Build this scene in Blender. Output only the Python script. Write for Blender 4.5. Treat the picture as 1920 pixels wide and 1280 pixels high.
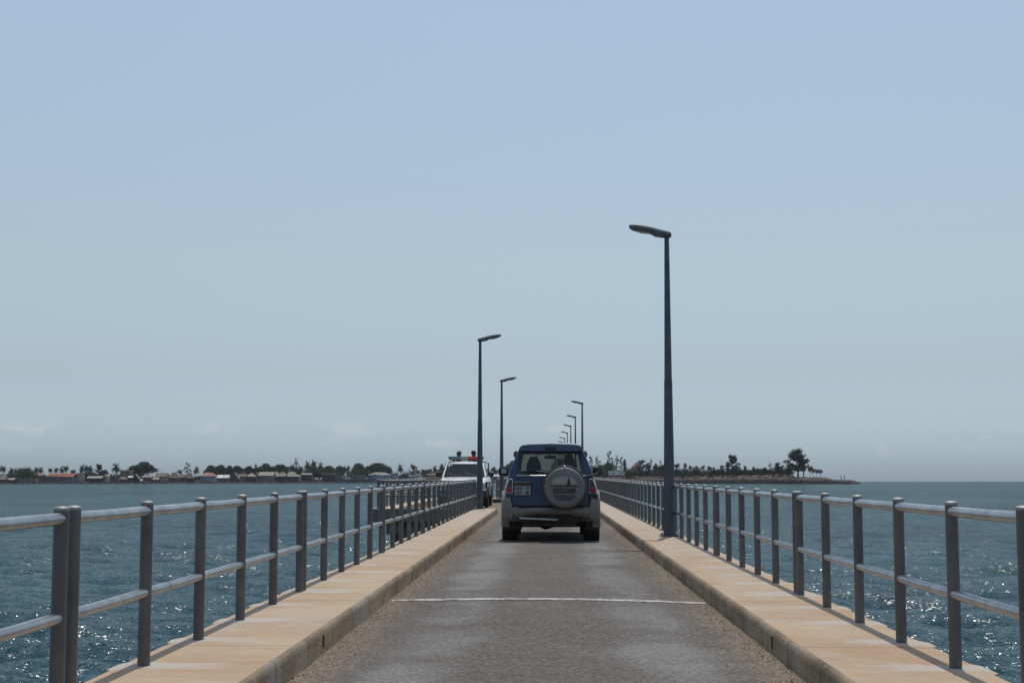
import bpy, bmesh, math, random
from mathutils import Vector, Matrix, Euler
R = math.radians
random.seed(7)
for o in list(bpy.data.objects): bpy.data.objects.remove(o)
S = bpy.context.scene
C = S.collection

# ---------------------------------------------------------------- camera
F = 2700.0                                   # focal length in photo pixels (1920 wide)
PITCH = math.atan(261 / F)
YAW = math.atan(64.5 / F)
cam_d = bpy.data.cameras.new('camera')
cam = bpy.data.objects.new('camera', cam_d); C.objects.link(cam)
cam_d.sensor_width = 36; cam_d.lens = 36 * F / 1920
cam_d.clip_start = 0.1; cam_d.clip_end = 30000
cam.location = (0, 0, 1.2)
cam.rotation_euler = (R(90) + PITCH, 0, YAW)
S.camera = cam
CR = Euler((R(90) + PITCH, 0, YAW)).to_matrix()
SLOPE = 11.5 / F
HAZE = 0.000035

# ---------------------------------------------------------------- sky, sun, exposure
SUN_EL, SUN_AZ = R(72), R(11)                # ahead and slightly to the right
w = bpy.data.worlds.new('World'); S.world = w; w.use_nodes = True
nt = w.node_tree; nt.nodes.clear()
out = nt.nodes.new('ShaderNodeOutputWorld'); bg = nt.nodes.new('ShaderNodeBackground')
sky = nt.nodes.new('ShaderNodeTexSky'); sky.sky_type = 'NISHITA'; sky.sun_disc = False
sky.sun_elevation = SUN_EL; sky.sun_rotation = SUN_AZ
sky.air_density = 1.0; sky.dust_density = 1.0; sky.ozone_density = 1.0; sky.altitude = 0
hs = nt.nodes.new('ShaderNodeHueSaturation'); hs.inputs['Saturation'].default_value = 0.74
gm = nt.nodes.new('ShaderNodeMix'); gm.data_type = 'RGBA'; gm.blend_type = 'MULTIPLY'
gm.inputs[0].default_value = 1.0; gm.inputs[7].default_value = (0.95, 0.995, 1.0, 1)
nt.links.new(sky.outputs[0], hs.inputs['Color']); nt.links.new(hs.outputs[0], gm.inputs[6])
# even brightness of a hazy tropical sky: compress towards one tone near the horizon
tc = nt.nodes.new('ShaderNodeTexCoord'); sp = nt.nodes.new('ShaderNodeSeparateXYZ')
nt.links.new(tc.outputs['Generated'], sp.inputs[0])
mr = nt.nodes.new('ShaderNodeMapRange'); mr.inputs[1].default_value = 0.0; mr.inputs[2].default_value = 0.42
mr.inputs[3].default_value = 0.0; mr.inputs[4].default_value = 1.0
nt.links.new(sp.outputs[2], mr.inputs[0])
cr = nt.nodes.new('ShaderNodeValToRGB')
SKYRAMP = cr.color_ramp
nt.links.new(mr.outputs[0], cr.inputs[0])
gm2 = nt.nodes.new('ShaderNodeMix'); gm2.data_type = 'RGBA'; gm2.blend_type = 'MULTIPLY'; gm2.inputs[0].default_value = 1.0
nt.links.new(gm.outputs[2], gm2.inputs[6]); nt.links.new(cr.outputs[0], gm2.inputs[7])
e = SKYRAMP.elements
e[0].position = 0.0; e[0].color = (.61, .79, 1.10, 1)
e[1].position = 0.75; e[1].color = (1.02, 1.03, 1.0, 1)
for pz, cz in ((.049, (.645, .79, 1.05)), (.176, (.695, .725, .815)), (.352, (.84, .83, .81)), (.524, (.92, .92, .89))):
    k = e.new(pz); k.color = (*cz, 1)
# faint fair-weather cloud heads standing low over the horizon
mp = nt.nodes.new('ShaderNodeMapping'); mp.inputs['Scale'].default_value = (1, 1, 2.0)
mp.inputs['Location'].default_value = (0.31, 0.0, 0.0)
nt.links.new(tc.outputs['Generated'], mp.inputs[0])
cn = nt.nodes.new('ShaderNodeTexNoise'); cn.inputs['Scale'].default_value = 26; cn.inputs['Detail'].default_value = 7; cn.inputs['Roughness'].default_value = 0.55
nt.links.new(mp.outputs[0], cn.inputs['Vector'])
cm = nt.nodes.new('ShaderNodeMapRange'); cm.inputs[1].default_value = 0.54; cm.inputs[2].default_value = 0.66; cm.inputs[4].default_value = 0.55
nt.links.new(cn.outputs[0], cm.inputs[0])
b1 = nt.nodes.new('ShaderNodeMapRange'); b1.interpolation_type = 'SMOOTHSTEP'
b1.inputs[1].default_value = 0.048; b1.inputs[2].default_value = 0.028
nt.links.new(sp.outputs[2], b1.inputs[0])
b2 = nt.nodes.new('ShaderNodeMapRange'); b2.interpolation_type = 'SMOOTHSTEP'
b2.inputs[1].default_value = 0.012; b2.inputs[2].default_value = 0.03
nt.links.new(sp.outputs[2], b2.inputs[0])
m1 = nt.nodes.new('ShaderNodeMath'); m1.operation = 'MULTIPLY'
m2 = nt.nodes.new('ShaderNodeMath'); m2.operation = 'MULTIPLY'
nt.links.new(cm.outputs[0], m1.inputs[0]); nt.links.new(b1.outputs[0], m1.inputs[1])
nt.links.new(m1.outputs[0], m2.inputs[0]); nt.links.new(b2.outputs[0], m2.inputs[1])
cx = nt.nodes.new('ShaderNodeMix'); cx.data_type = 'RGBA'
nt.links.new(m2.outputs[0], cx.inputs[0]); nt.links.new(gm2.outputs[2], cx.inputs[6])
cx.inputs[7].default_value = (5.0, 5.1, 5.3, 1)
nt.links.new(cx.outputs[2], bg.inputs[0]); bg.inputs[1].default_value = 0.12
nt.links.new(bg.outputs[0], out.inputs[0])

sd = bpy.data.lights.new('sun', 'SUN'); sd.energy = 2.4; sd.angle = R(0.53); sd.color = (1, 0.95, 0.88)
sun = bpy.data.objects.new('sun', sd); C.objects.link(sun)
to_sun = Vector((math.sin(SUN_AZ) * math.cos(SUN_EL), math.cos(SUN_AZ) * math.cos(SUN_EL), math.sin(SUN_EL)))
sun.rotation_euler = to_sun.to_track_quat('Z', 'Y').to_euler()
sun.location = (0, 0, 50)

S.view_settings.view_transform = 'Standard'; S.view_settings.look = 'None'
S.view_settings.exposure = 0.0; S.view_settings.gamma = 1
S.render.engine = 'CYCLES'
S.cycles.max_bounces = 7; S.cycles.transparent_max_bounces = 14
S.cycles.volume_bounces = 0
S.cycles.sample_clamp_indirect = 6

# ---------------------------------------------------------------- helpers
def tag(o, label=None, cat=None, group=None, kind=None):
    if label: o['label'] = label
    if cat: o['category'] = cat
    if group: o['group'] = group
    if kind: o['kind'] = kind
    return o

def empty(name, loc=(0, 0, 0), rz=0, **kw):
    o = bpy.data.objects.new(name, None); C.objects.link(o)
    o.location = loc; o.rotation_euler = (0, 0, rz); o.empty_display_size = 0.2
    tag(o, **kw); return o

def copy_tree(o, parent=None):
    c = o.copy(); C.objects.link(c); c.parent = parent
    for ch in o.children: copy_tree(ch, c)
    return c

class MB:
    def __init__(s): s.v = []; s.f = []
    def add(s, vs, fs):
        n = len(s.v); s.v += [tuple(v) for v in vs]; s.f += [tuple(i + n for i in f) for f in fs]
        return s
    def box(s, x0, x1, y0, y1, z0, z1, M=None):
        vs = [Vector((x, y, z)) for z in (z0, z1) for y in (y0, y1) for x in (x0, x1)]
        if M: vs = [M @ v for v in vs]
        return s.add(vs, [(0, 2, 3, 1), (4, 5, 7, 6), (0, 1, 5, 4), (2, 6, 7, 3), (0, 4, 6, 2), (1, 3, 7, 5)])
    def tube(s, pts, rad, n=12, cap=True):
        pts = [Vector(p) for p in pts]
        if not hasattr(rad, '__len__'): rad = [rad] * len(pts)
        vs = []; fs = []; up = None
        for i, p in enumerate(pts):
            d = (pts[min(i + 1, len(pts) - 1)] - pts[max(i - 1, 0)]).normalized()
            if up is None:
                up = Vector((0, 0, 1)) if abs(d.z) < .9 else Vector((1, 0, 0))
            a = (up - d * up.dot(d)).normalized(); b = d.cross(a); up = a
            for k in range(n):
                t = 2 * math.pi * k / n
                vs.append(p + (a * math.cos(t) + b * math.sin(t)) * rad[i])
        for i in range(len(pts) - 1):
            for k in range(n):
                k2 = (k + 1) % n
                fs.append((i * n + k, i * n + k2, (i + 1) * n + k2, (i + 1) * n + k))
        if cap:
            fs.append(tuple(range(n))[::-1]); fs.append(tuple((len(pts) - 1) * n + k for k in range(n)))
        return s.add(vs, fs)
    def lathe(s, prof, n=32, axis='z', c=(0, 0, 0), cap=True):
        vs = []; fs = []; c = Vector(c)
        for (r, h) in prof:
            for k in range(n):
                t = 2 * math.pi * k / n
                a, b = r * math.cos(t), r * math.sin(t)
                vs.append(c + Vector({'z': (a, b, h), 'x': (h, a, b), 'y': (a, h, b)}[axis]))
        m = len(prof)
        for i in range(m - 1):
            for k in range(n):
                k2 = (k + 1) % n
                fs.append((i * n + k, i * n + k2, (i + 1) * n + k2, (i + 1) * n + k))
        if cap:
            fs.append(tuple(range(n))); fs.append(tuple((m - 1) * n + k for k in range(n)))
        return s.add(vs, fs)
    def loft(s, rings, cap=True):
        n = len(rings[0]); vs = [p for r in rings for p in r]; fs = []
        for i in range(len(rings) - 1):
            for k in range(n):
                k2 = (k + 1) % n
                fs.append((i * n + k, i * n + k2, (i + 1) * n + k2, (i + 1) * n + k))
        if cap:
            fs.append(tuple(range(n))[::-1]); fs.append(tuple((len(rings) - 1) * n + k for k in range(n)))
        return s.add(vs, fs)
    def slab(s, poly, fn, th):
        """polygon in (a,b) mapped by fn(a,b)->Vector, thickness vector th"""
        th = Vector(th); a = [Vector(fn(*p)) for p in poly]; b = [p + th for p in a]; n = len(poly)
        fs = [tuple(range(n)), tuple(range(2 * n - 1, n - 1, -1))]
        fs += [(i, i + n, (i + 1) % n + n, (i + 1) % n) for i in range(n)]
        return s.add(a + b, fs)
    def build(s, name, mat, parent=None, smooth=False, bevel=0, seg=2, loc=None, sharp=35, sub=0):
        me = bpy.data.meshes.new(name); me.from_pydata(s.v, [], s.f)
        bm = bmesh.new(); bm.from_mesh(me); bmesh.ops.recalc_face_normals(bm, faces=bm.faces); bm.to_mesh(me); bm.free()
        me.materials.append(mat)
        o = bpy.data.objects.new(name, me); C.objects.link(o)
        if parent is not None: o.parent = parent
        if loc: o.location = loc
        if smooth:
            me.polygons.foreach_set('use_smooth', [True] * len(me.polygons))
            try: me.set_sharp_from_angle(angle=R(sharp))
            except Exception: pass
        if bevel:
            b = o.modifiers.new('bevel', 'BEVEL'); b.width = bevel; b.segments = seg; b.limit_method = 'ANGLE'; b.angle_limit = R(30)
            if smooth: b.harden_normals = True
        if sub:
            b = o.modifiers.new('sub', 'SUBSURF'); b.levels = sub; b.render_levels = sub
        return o

def ray(px, py, Y):
    """point of the world seen at photo pixel (px,py) at forward distance Y"""
    d = CR @ Vector(((px - 960) / F, (640 - py) / F, -1))
    return Vector((0, 0, 1.2)) + d * (Y / d.y)

# ---------------------------------------------------------------- materials
class NG:
    def __init__(s, name):
        s.m = bpy.data.materials.new(name); s.m.use_nodes = True; s.t = s.m.node_tree
        s.b = s.t.nodes['Principled BSDF']; s.out = s.t.nodes['Material Output']
    def n(s, typ, **kw):
        x = s.t.nodes.new(typ)
        for k, v in kw.items():
            if k.startswith('i_'): x.inputs[k[2:].replace('_', ' ')].default_value = v
            else: setattr(x, k, v)
        return x
    def l(s, a, b): s.t.links.new(a, b)
    def math(s, op, a, b=None, c=None, clamp=False):
        x = s.t.nodes.new('ShaderNodeMath'); x.operation = op; x.use_clamp = clamp
        for i, q in enumerate((a, b, c)):
            if q is None: continue
            if isinstance(q, (int, float)): x.inputs[i].default_value = q
            else: s.l(q, x.inputs[i])
        return x.outputs[0]
    def noise(s, vec, scale, detail=4, rough=.5, mapscale=None, loc=None):
        if mapscale or loc:
            m = s.t.nodes.new('ShaderNodeMapping')
            if mapscale: m.inputs['Scale'].default_value = mapscale
            if loc: m.inputs['Location'].default_value = loc
            s.l(vec, m.inputs[0]); vec = m.outputs[0]
        x = s.t.nodes.new('ShaderNodeTexNoise'); x.inputs['Scale'].default_value = scale
        x.inputs['Detail'].default_value = detail; x.inputs['Roughness'].default_value = rough
        s.l(vec, x.inputs['Vector']); return x.outputs[0]
    def ramp(s, fac, a, b, lo=0.0, hi=1.0):
        x = s.t.nodes.new('ShaderNodeMapRange'); s.l(fac, x.inputs[0])
        x.interpolation_type = 'SMOOTHSTEP'
        x.inputs[1].default_value = a; x.inputs[2].default_value = b
        x.inputs[3].default_value = lo; x.inputs[4].default_value = hi; return x.outputs[0]
    def mix(s, fac, a, b, mode='MIX'):
        x = s.t.nodes.new('ShaderNodeMix'); x.data_type = 'RGBA'; x.blend_type = mode
        for i, q in ((0, fac), (6, a), (7, b)):
            if isinstance(q, (int, float)): x.inputs[i].default_value = q
            elif isinstance(q, tuple): x.inputs[i].default_value = (*q[:3], 1)
            else: s.l(q, x.inputs[i])
        return x.outputs[2]
    def bump(s, h, strength=.3, dist=.02, normal=None):
        x = s.t.nodes.new('ShaderNodeBump'); x.inputs['Strength'].default_value = strength
        x.inputs['Distance'].default_value = dist; s.l(h, x.inputs['Height'])
        if normal is not None: s.l(normal, x.inputs['Normal'])
        return x.outputs[0]

def pbr(name, col, rough=.6, metal=0, var=.25, scale=6, bump=0, bscale=40, spec=.5, coat=0, dirt=None):
    g = NG(name); t = g.n('ShaderNodeTexCoord')
    nz = g.noise(t.outputs['Object'], scale, 5, .6)
    dark = tuple(c * (1 - var) for c in col); light = tuple(min(1, c * (1 + var)) for c in col)
    c = g.mix(g.ramp(nz, .3, .7), dark, light)
    if dirt:
        n2 = g.noise(t.outputs['Object'], scale * .6, 6, .65, loc=(3, 5, 1))
        c = g.mix(g.ramp(n2, .45, .75, 0, .7), c, dirt)
    g.l(c, g.b.inputs['Base Color'])
    g.b.inputs['Roughness'].default_value = rough; g.b.inputs['Metallic'].default_value = metal
    g.b.inputs['Specular IOR Level'].default_value = spec
    g.b.inputs['Coat Weight'].default_value = coat; g.b.inputs['Coat Roughness'].default_value = .08
    if bump:
        g.l(g.bump(g.noise(t.outputs['Object'], bscale, 4, .6), bump, .01), g.b.inputs['Normal'])
    return g.m

def glass(name, tint, refl=.9, rough=0.02):
    g = NG(name); g.t.nodes.remove(g.b)
    tr = g.n('ShaderNodeBsdfTransparent'); tr.inputs[0].default_value = (*tint, 1)
    gl = g.n('ShaderNodeBsdfGlossy'); gl.inputs[0].default_value = (refl, refl, refl, 1); gl.inputs[1].default_value = rough
    lw = g.n('ShaderNodeLayerWeight'); lw.inputs[0].default_value = .5
    fr = g.math('ADD', g.math('MULTIPLY', g.math('POWER', lw.outputs['Facing'], 4.0), .8), .045)
    mx = g.n('ShaderNodeMixShader'); g.l(fr, mx.inputs[0]); g.l(tr.outputs[0], mx.inputs[1]); g.l(gl.outputs[0], mx.inputs[2])
    g.l(mx.outputs[0], g.out.inputs[0]); return g.m

M = {}
M['post'] = pbr('post_paint', (.125, .120, .118), .5, .25, .22, 3, .15, 90, dirt=(.16, .14, .12))
M['rail'] = pbr('galvanised_tube', (.40, .41, .42), .36, .85, .18, 5, .12, 60)
M['cap'] = pbr('post_cap', (.34, .33, .32), .6, .5, .2)
M['pole'] = pbr('lamp_pole_paint', (.075, .088, .105), .5, .3, .25, 2.5, .1, 50, dirt=(.11, .115, .12))
M['lamp_body'] = pbr('lamp_housing', (.13, .14, .15), .5, .1, .15)
M['lamp_lens'] = pbr('lamp_lens', (.45, .43, .42), .2, 0, .08)
M['concrete'] = pbr('concrete', (.28, .25, .22), .85, 0, .3, 1.2, .4, 12)
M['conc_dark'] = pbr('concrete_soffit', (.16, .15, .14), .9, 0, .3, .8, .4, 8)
# ================================================================ SETTING
WZ = -1.8                                    # water level
def zr(y):                                   # deck height along the bridge
    if y < 200: return SLOPE * y
    if y < 500: return SLOPE * 200 + SLOPE * (y - 200) - SLOPE / 600 * (y - 200) ** 2
    return SLOPE * 350
ROLL = math.atan(SLOPE)
KX, PX, PZ = 1.51, 2.33, 0.165               # kerb face, pavement edge, pavement height
Y0, Y1 = -6.0, 2050.0
BAY0, BAY1, BX = 44.6, 62.2, -5.42

# ---- water: one displaced sheet out to the horizon, finest where the road looks over it
import numpy as np
def water_material():
    g = NG('sea_water'); geo = g.n('ShaderNodeNewGeometry'); P = geo.outputs['Position']
    big = g.noise(P, .010, 4, .55, (1, .45, 1))
    mid = g.noise(P, .07, 4, .6, (1, .4, 1))
    c = g.mix(g.ramp(big, .35, .65), (.009, .046, .055), (.014, .076, .080))
    c = g.mix(g.ramp(mid, .35, .65, 0, .7), c, (.004, .022, .038))
    # wind ripples: facet tilts taken straight from 3-component noise, so they do not flatten with distance
    def tilt(scale, ms, loc, k, rough=.6):
        m = g.t.nodes.new('ShaderNodeMapping'); m.inputs['Scale'].default_value = ms; m.inputs['Location'].default_value = loc; g.l(P, m.inputs[0])
        x = g.t.nodes.new('ShaderNodeTexNoise'); x.inputs['Scale'].default_value = scale; x.inputs['Detail'].default_value = 3; x.inputs['Roughness'].default_value = rough
        g.l(m.outputs[0], x.inputs['Vector']); v = g.t.nodes.new('ShaderNodeVectorMath'); v.operation = 'SUBTRACT'; g.l(x.outputs['Color'], v.inputs[0]); v.inputs[1].default_value = (.5, .5, .5)
        q = g.t.nodes.new('ShaderNodeVectorMath'); q.operation = 'MULTIPLY'; g.l(v.outputs[0], q.inputs[0]); q.inputs[1].default_value = (k * .8, k * 1.15, 0); return q.outputs[0]
    def vadd(a, b):
        q = g.t.nodes.new('ShaderNodeVectorMath'); q.operation = 'ADD'; g.l(a, q.inputs[0]); g.l(b, q.inputs[1]); return q.outputs[0]
    tl = vadd(vadd(tilt(1.7, (.6, 1.3, 1), (4, 2, 0), 1.0), tilt(5.5, (.75, 1.2, 1), (1, 7, 0), 1.8)), tilt(17, (.8, 1.1, 1), (3, 3, 0), 2.8))
    gust = g.ramp(g.noise(P, .05, 4, .6, (.5, 1.4, 1), (4, 0, 0)), .3, .7, .55, 1.25)
    q = g.t.nodes.new('ShaderNodeVectorMath'); q.operation = 'SCALE'; g.l(tl, q.inputs[0]); g.l(gust, q.inputs['Scale'])
    nn = g.t.nodes.new('ShaderNodeVectorMath'); nn.operation = 'NORMALIZE'; g.l(vadd(geo.outputs['Normal'], q.outputs[0]), nn.inputs[0])
    # a wind-roughened sea never becomes a full mirror at grazing angles: Fresnel levels off
    g.t.nodes.remove(g.b)
    df = g.n('ShaderNodeBsdfDiffuse'); g.l(c, df.inputs[0])
    gl = g.n('ShaderNodeBsdfGlossy'); gl.inputs[0].default_value = (.97, .99, 1, 1); gl.inputs[1].default_value = .10; g.l(nn.outputs[0], gl.inputs['Normal'])
    lw = g.n('ShaderNodeLayerWeight'); lw.inputs[0].default_value = .5; g.l(nn.outputs[0], lw.inputs['Normal'])
    fac = g.math('ADD', g.math('MULTIPLY', g.math('POWER', lw.outputs['Facing'], 3.2), .40), .03)
    mx = g.n('ShaderNodeMixShader'); g.l(fac, mx.inputs[0]); g.l(df.outputs[0], mx.inputs[1]); g.l(gl.outputs[0], mx.inputs[2]); g.l(mx.outputs[0], g.out.inputs[0])
    return g.m
M['water'] = water_material()
az = np.concatenate([np.radians(np.arange(-180, -48, 2.0)), np.radians(np.arange(-48, 48.01, .13)), np.radians(np.arange(50, 180, 2.0))])
rr = [4.0]
while rr[-1] < 7000: rr.append(rr[-1] * (1.0055 if rr[-1] < 420 else (1.03 if rr[-1] < 1500 else 1.12)))
rr = np.array(rr); nA, nR = len(az), len(rr)
GX = (rr[:, None] * np.sin(az)[None, :]).astype(np.float64); GY = (rr[:, None] * np.cos(az)[None, :])
GZ = np.zeros_like(GX); DX = np.zeros_like(GX); DY = np.zeros_like(GX)
fine_az = (np.abs(az) < math.radians(48)).astype(float)[None, :]
wr = np.random.RandomState(4)
step = np.maximum(rr * .0055, rr * .0023)[:, None]
for i in range(64):
    lam = .26 * (20 ** (i / 63.0)); th = math.radians(90 + wr.normal(8, 34)); k = 2 * math.pi / lam; kx, ky = k * math.cos(th), k * math.sin(th)
    amp = .044 * lam / (2 * math.pi) * (1.0 if lam < 3.5 else .6)
    ph = kx * GX + ky * GY + wr.rand() * 6.28
    fade = np.clip((lam / step - 2.6) / 2.4, 0, 1) * fine_az
    env = 1 + .55 * np.sin(GX * .11 * (1 + wr.rand()) + wr.rand() * 6) * np.sin(GY * .09 * (1 + wr.rand()) + wr.rand() * 6)
    a_ = amp * fade * env
    GZ += a_ * np.sin(ph); DX += a_ * .8 * math.cos(th) * np.cos(ph); DY += a_ * .8 * math.sin(th) * np.cos(ph)
co = np.stack([GX + DX, GY + DY, WZ + GZ], -1).reshape(-1, 3)
I, J = np.meshgrid(np.arange(nR - 1), np.arange(nA), indexing='ij'); J2 = (J + 1) % nA
quads = np.stack([I * nA + J, I * nA + J2, (I + 1) * nA + J2, (I + 1) * nA + J], -1)[..., ::-1].reshape(-1, 4)
me = bpy.data.meshes.new('sea'); me.vertices.add(len(co)); me.vertices.foreach_set('co', co.astype(np.float32).ravel())
me.loops.add(quads.size); me.loops.foreach_set('vertex_index', quads.astype(np.int32).ravel())
me.polygons.add(len(quads)); me.polygons.foreach_set('loop_start', np.arange(0, quads.size, 4, dtype=np.int32)); me.polygons.foreach_set('loop_total', np.full(len(quads), 4, dtype=np.int32))
me.polygons.foreach_set('use_smooth', np.ones(len(quads), dtype=bool)); me.update(calc_edges=True); me.validate()
me.materials.append(M['water']); so = bpy.data.objects.new('sea', me); C.objects.link(so); tag(so, kind='structure')
tag(MB().box(-7050, 7050, -7050, 7050, WZ - 9, WZ - 8).build('seabed', pbr('sand', (.25, .22, .16))), kind='structure')

# ---- road
def road_material():
    g = NG('worn_asphalt'); geo = g.n('ShaderNodeNewGeometry'); P = geo.outputs['Position']
    s = g.n('ShaderNodeSeparateXYZ'); g.l(P, s.inputs[0]); X, Yc = s.outputs[0], s.outputs[1]
    wob = g.math('MULTIPLY', g.math('SUBTRACT', g.noise(P, .8, 4, .6), .5), .55)
    ax = g.math('ABSOLUTE', g.math('ADD', X, wob))
    # wheel tracks at |x| ~ .75 are polished to a lighter grey
    tr = g.ramp(g.math('ABSOLUTE', g.math('SUBTRACT', ax, .78)), .42, .08)
    patch = g.noise(P, .38, 4, .6, (.8, .9, 1), (2, 0, 0))
    tr = g.math('MULTIPLY', tr, g.ramp(patch, .34, .60, .0, 1))
    brown = g.math('MULTIPLY', g.ramp(g.math('ABSOLUTE', g.math('SUBTRACT', Yc, 14.6)), 5.5, 1.0), g.ramp(g.noise(P, .9, 4, .6, (1, .7, 1), (5, 5, 0)), .36, .6))
    streak = g.noise(P, 1.6, 5, .62, (.55, 2.3, 1))
    base = g.mix(g.ramp(patch, .35, .7), (.106, .087, .071), (.158, .144, .121))
    base = g.mix(g.ramp(streak, .48, .66, 0, .7), base, (.078, .058, .048))
    c = g.mix(g.math('MULTIPLY', tr, .85), base, (.208, .201, .183))
    c = g.mix(g.math('MULTIPLY', brown, .62), c, (.088, .067, .055))
    # blown sand gathered by the kerbs
    eg = g.noise(P, 3.2, 6, .7, (1, .6, 1))
    ax2 = g.math('ABSOLUTE', X)
    sand = g.ramp(g.math('ADD', ax2, g.math('MULTIPLY', g.math('SUBTRACT', eg, .5), .55)), 1.10, 1.50)
    long = g.ramp(g.noise(P, .35, 3, .5, (1, 1, 1), (9, 4, 0)), .3, .6, .45, 1)
    sand = g.math('MULTIPLY', sand, long)
    grit = g.noise(P, 42, 3, .7)
    c = g.mix(sand, c, g.mix(g.ramp(grit, .35, .7), (.14, .10, .065), (.40, .30, .195)))
    # aggregate
    vo = g.n('ShaderNodeTexVoronoi', feature='F1'); vo.inputs['Scale'].default_value = 75; g.l(P, vo.inputs['Vector'])
    vs_ = g.n('ShaderNodeSeparateColor'); g.l(vo.outputs['Color'], vs_.inputs[0])
    c = g.mix(g.ramp(vs_.outputs[0], .55, 1.0, 0, .42), c, (.24, .215, .185))
    c = g.mix(g.ramp(vs_.outputs[1], .62, 1.0, 0, .55), c, (.03, .026, .024))
    sp2 = g.noise(P, 20, 3, .75)
    c = g.mix(g.ramp(sp2, .34, .5, .4, 0), c, (.045, .038, .034)); c = g.mix(g.ramp(sp2, .53, .66, 0, .35), c, (.29, .265, .23)); sp3 = g.noise(P, 31, 3, .8); c = g.mix(g.ramp(sp3, .36, .5, .5, 0), c, (.04, .033, .03)); c = g.mix(g.ramp(sp3, .54, .68, 0, .55), c, (.34, .31, .27))
    g.l(c, g.b.inputs['Base Color'])
    rg = g.ramp(tr, 0, 1, .88, .62); g.l(rg, g.b.inputs['Roughness'])
    h = g.math('ADD', g.math('MULTIPLY', vo.outputs['Distance'], -.6), g.math('MULTIPLY', g.noise(P, 22, 4, .7), .8))
    g.l(g.bump(h, .75, .02), g.b.inputs['Normal'])
    return g.m
M['road'] = road_material()

def ysteps(a, b):
    ys = [a]; y = a
    while y < b:
        y += .5 if y < 30 else (1.0 if y < 70 else (4 if y < 200 else 25))
        ys.append(min(y, b))
    return ys
def strip(name, cols, ya, yb, mat, kind='structure'):
    """sheet with cross-section cols = [(x, z above the deck line)]"""
    ys = ysteps(ya, yb); v = []; f = []; m = len(cols)
    for y in ys: v += [(x, y, z + zr(y)) for x, z in cols]
    for i in range(len(ys) - 1):
        for j in range(m - 1):
            f.append((i * m + j, i * m + j + 1, (i + 1) * m + j + 1, (i + 1) * m + j))
    mb = MB(); mb.add(v, f); o = mb.build(name, mat, smooth=True); tag(o, kind=kind); return o
cols = [(-KX - .03 + (2 * KX + .06) * i / 12, .03 * (1 - ((i - 6) / 6) ** 2)) for i in range(13)]
strip('road', cols, Y0, Y1, M['road'])
strip('passing_bay', [(-4.72 + .8 * i, 0.0) for i in range(4)] + [(-KX - .03, 0.0)], BAY0 - .1, BAY1 + .05, M['road'])

# ---- white line painted straight across the road
lm = NG('worn_white_paint'); geo = lm.n('ShaderNodeNewGeometry')
lm.l(lm.mix(lm.ramp(lm.noise(geo.outputs['Position'], 9, 5, .7), .38, .62), (.20, .18, .17), (.52, .50, .47)), lm.b.inputs['Base Color']); lm.b.inputs['Roughness'].default_value = .8
rl = MB(); v = []; f = []
for i in range(41):
    x = -1.47 + 2.94 * i / 40; z = .03 * (1 - (x / 1.54) ** 2); j = .015 * math.sin(i * 1.7) + .012 * math.sin(i * .63)
    yc = 13.72 - .10 * (x / 1.4); t = .050 + .012 * math.sin(i * 2.9) - (.02 if abs(x) > 1.2 else 0)
    for (dy, dz) in ((-t - .02, .004), (-t, .012), (t, .012), (t + .02, .004)):
        v.append((x, yc + j + dy, z + dz + zr(yc)))
for i in range(40):
    for q in range(3): f.append((i * 4 + q, i * 4 + q + 1, i * 4 + 5 + q, i * 4 + 4 + q))
rl.add(v, f); tag(rl.build('road_line', lm.m, smooth=True), kind='structure')

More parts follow.
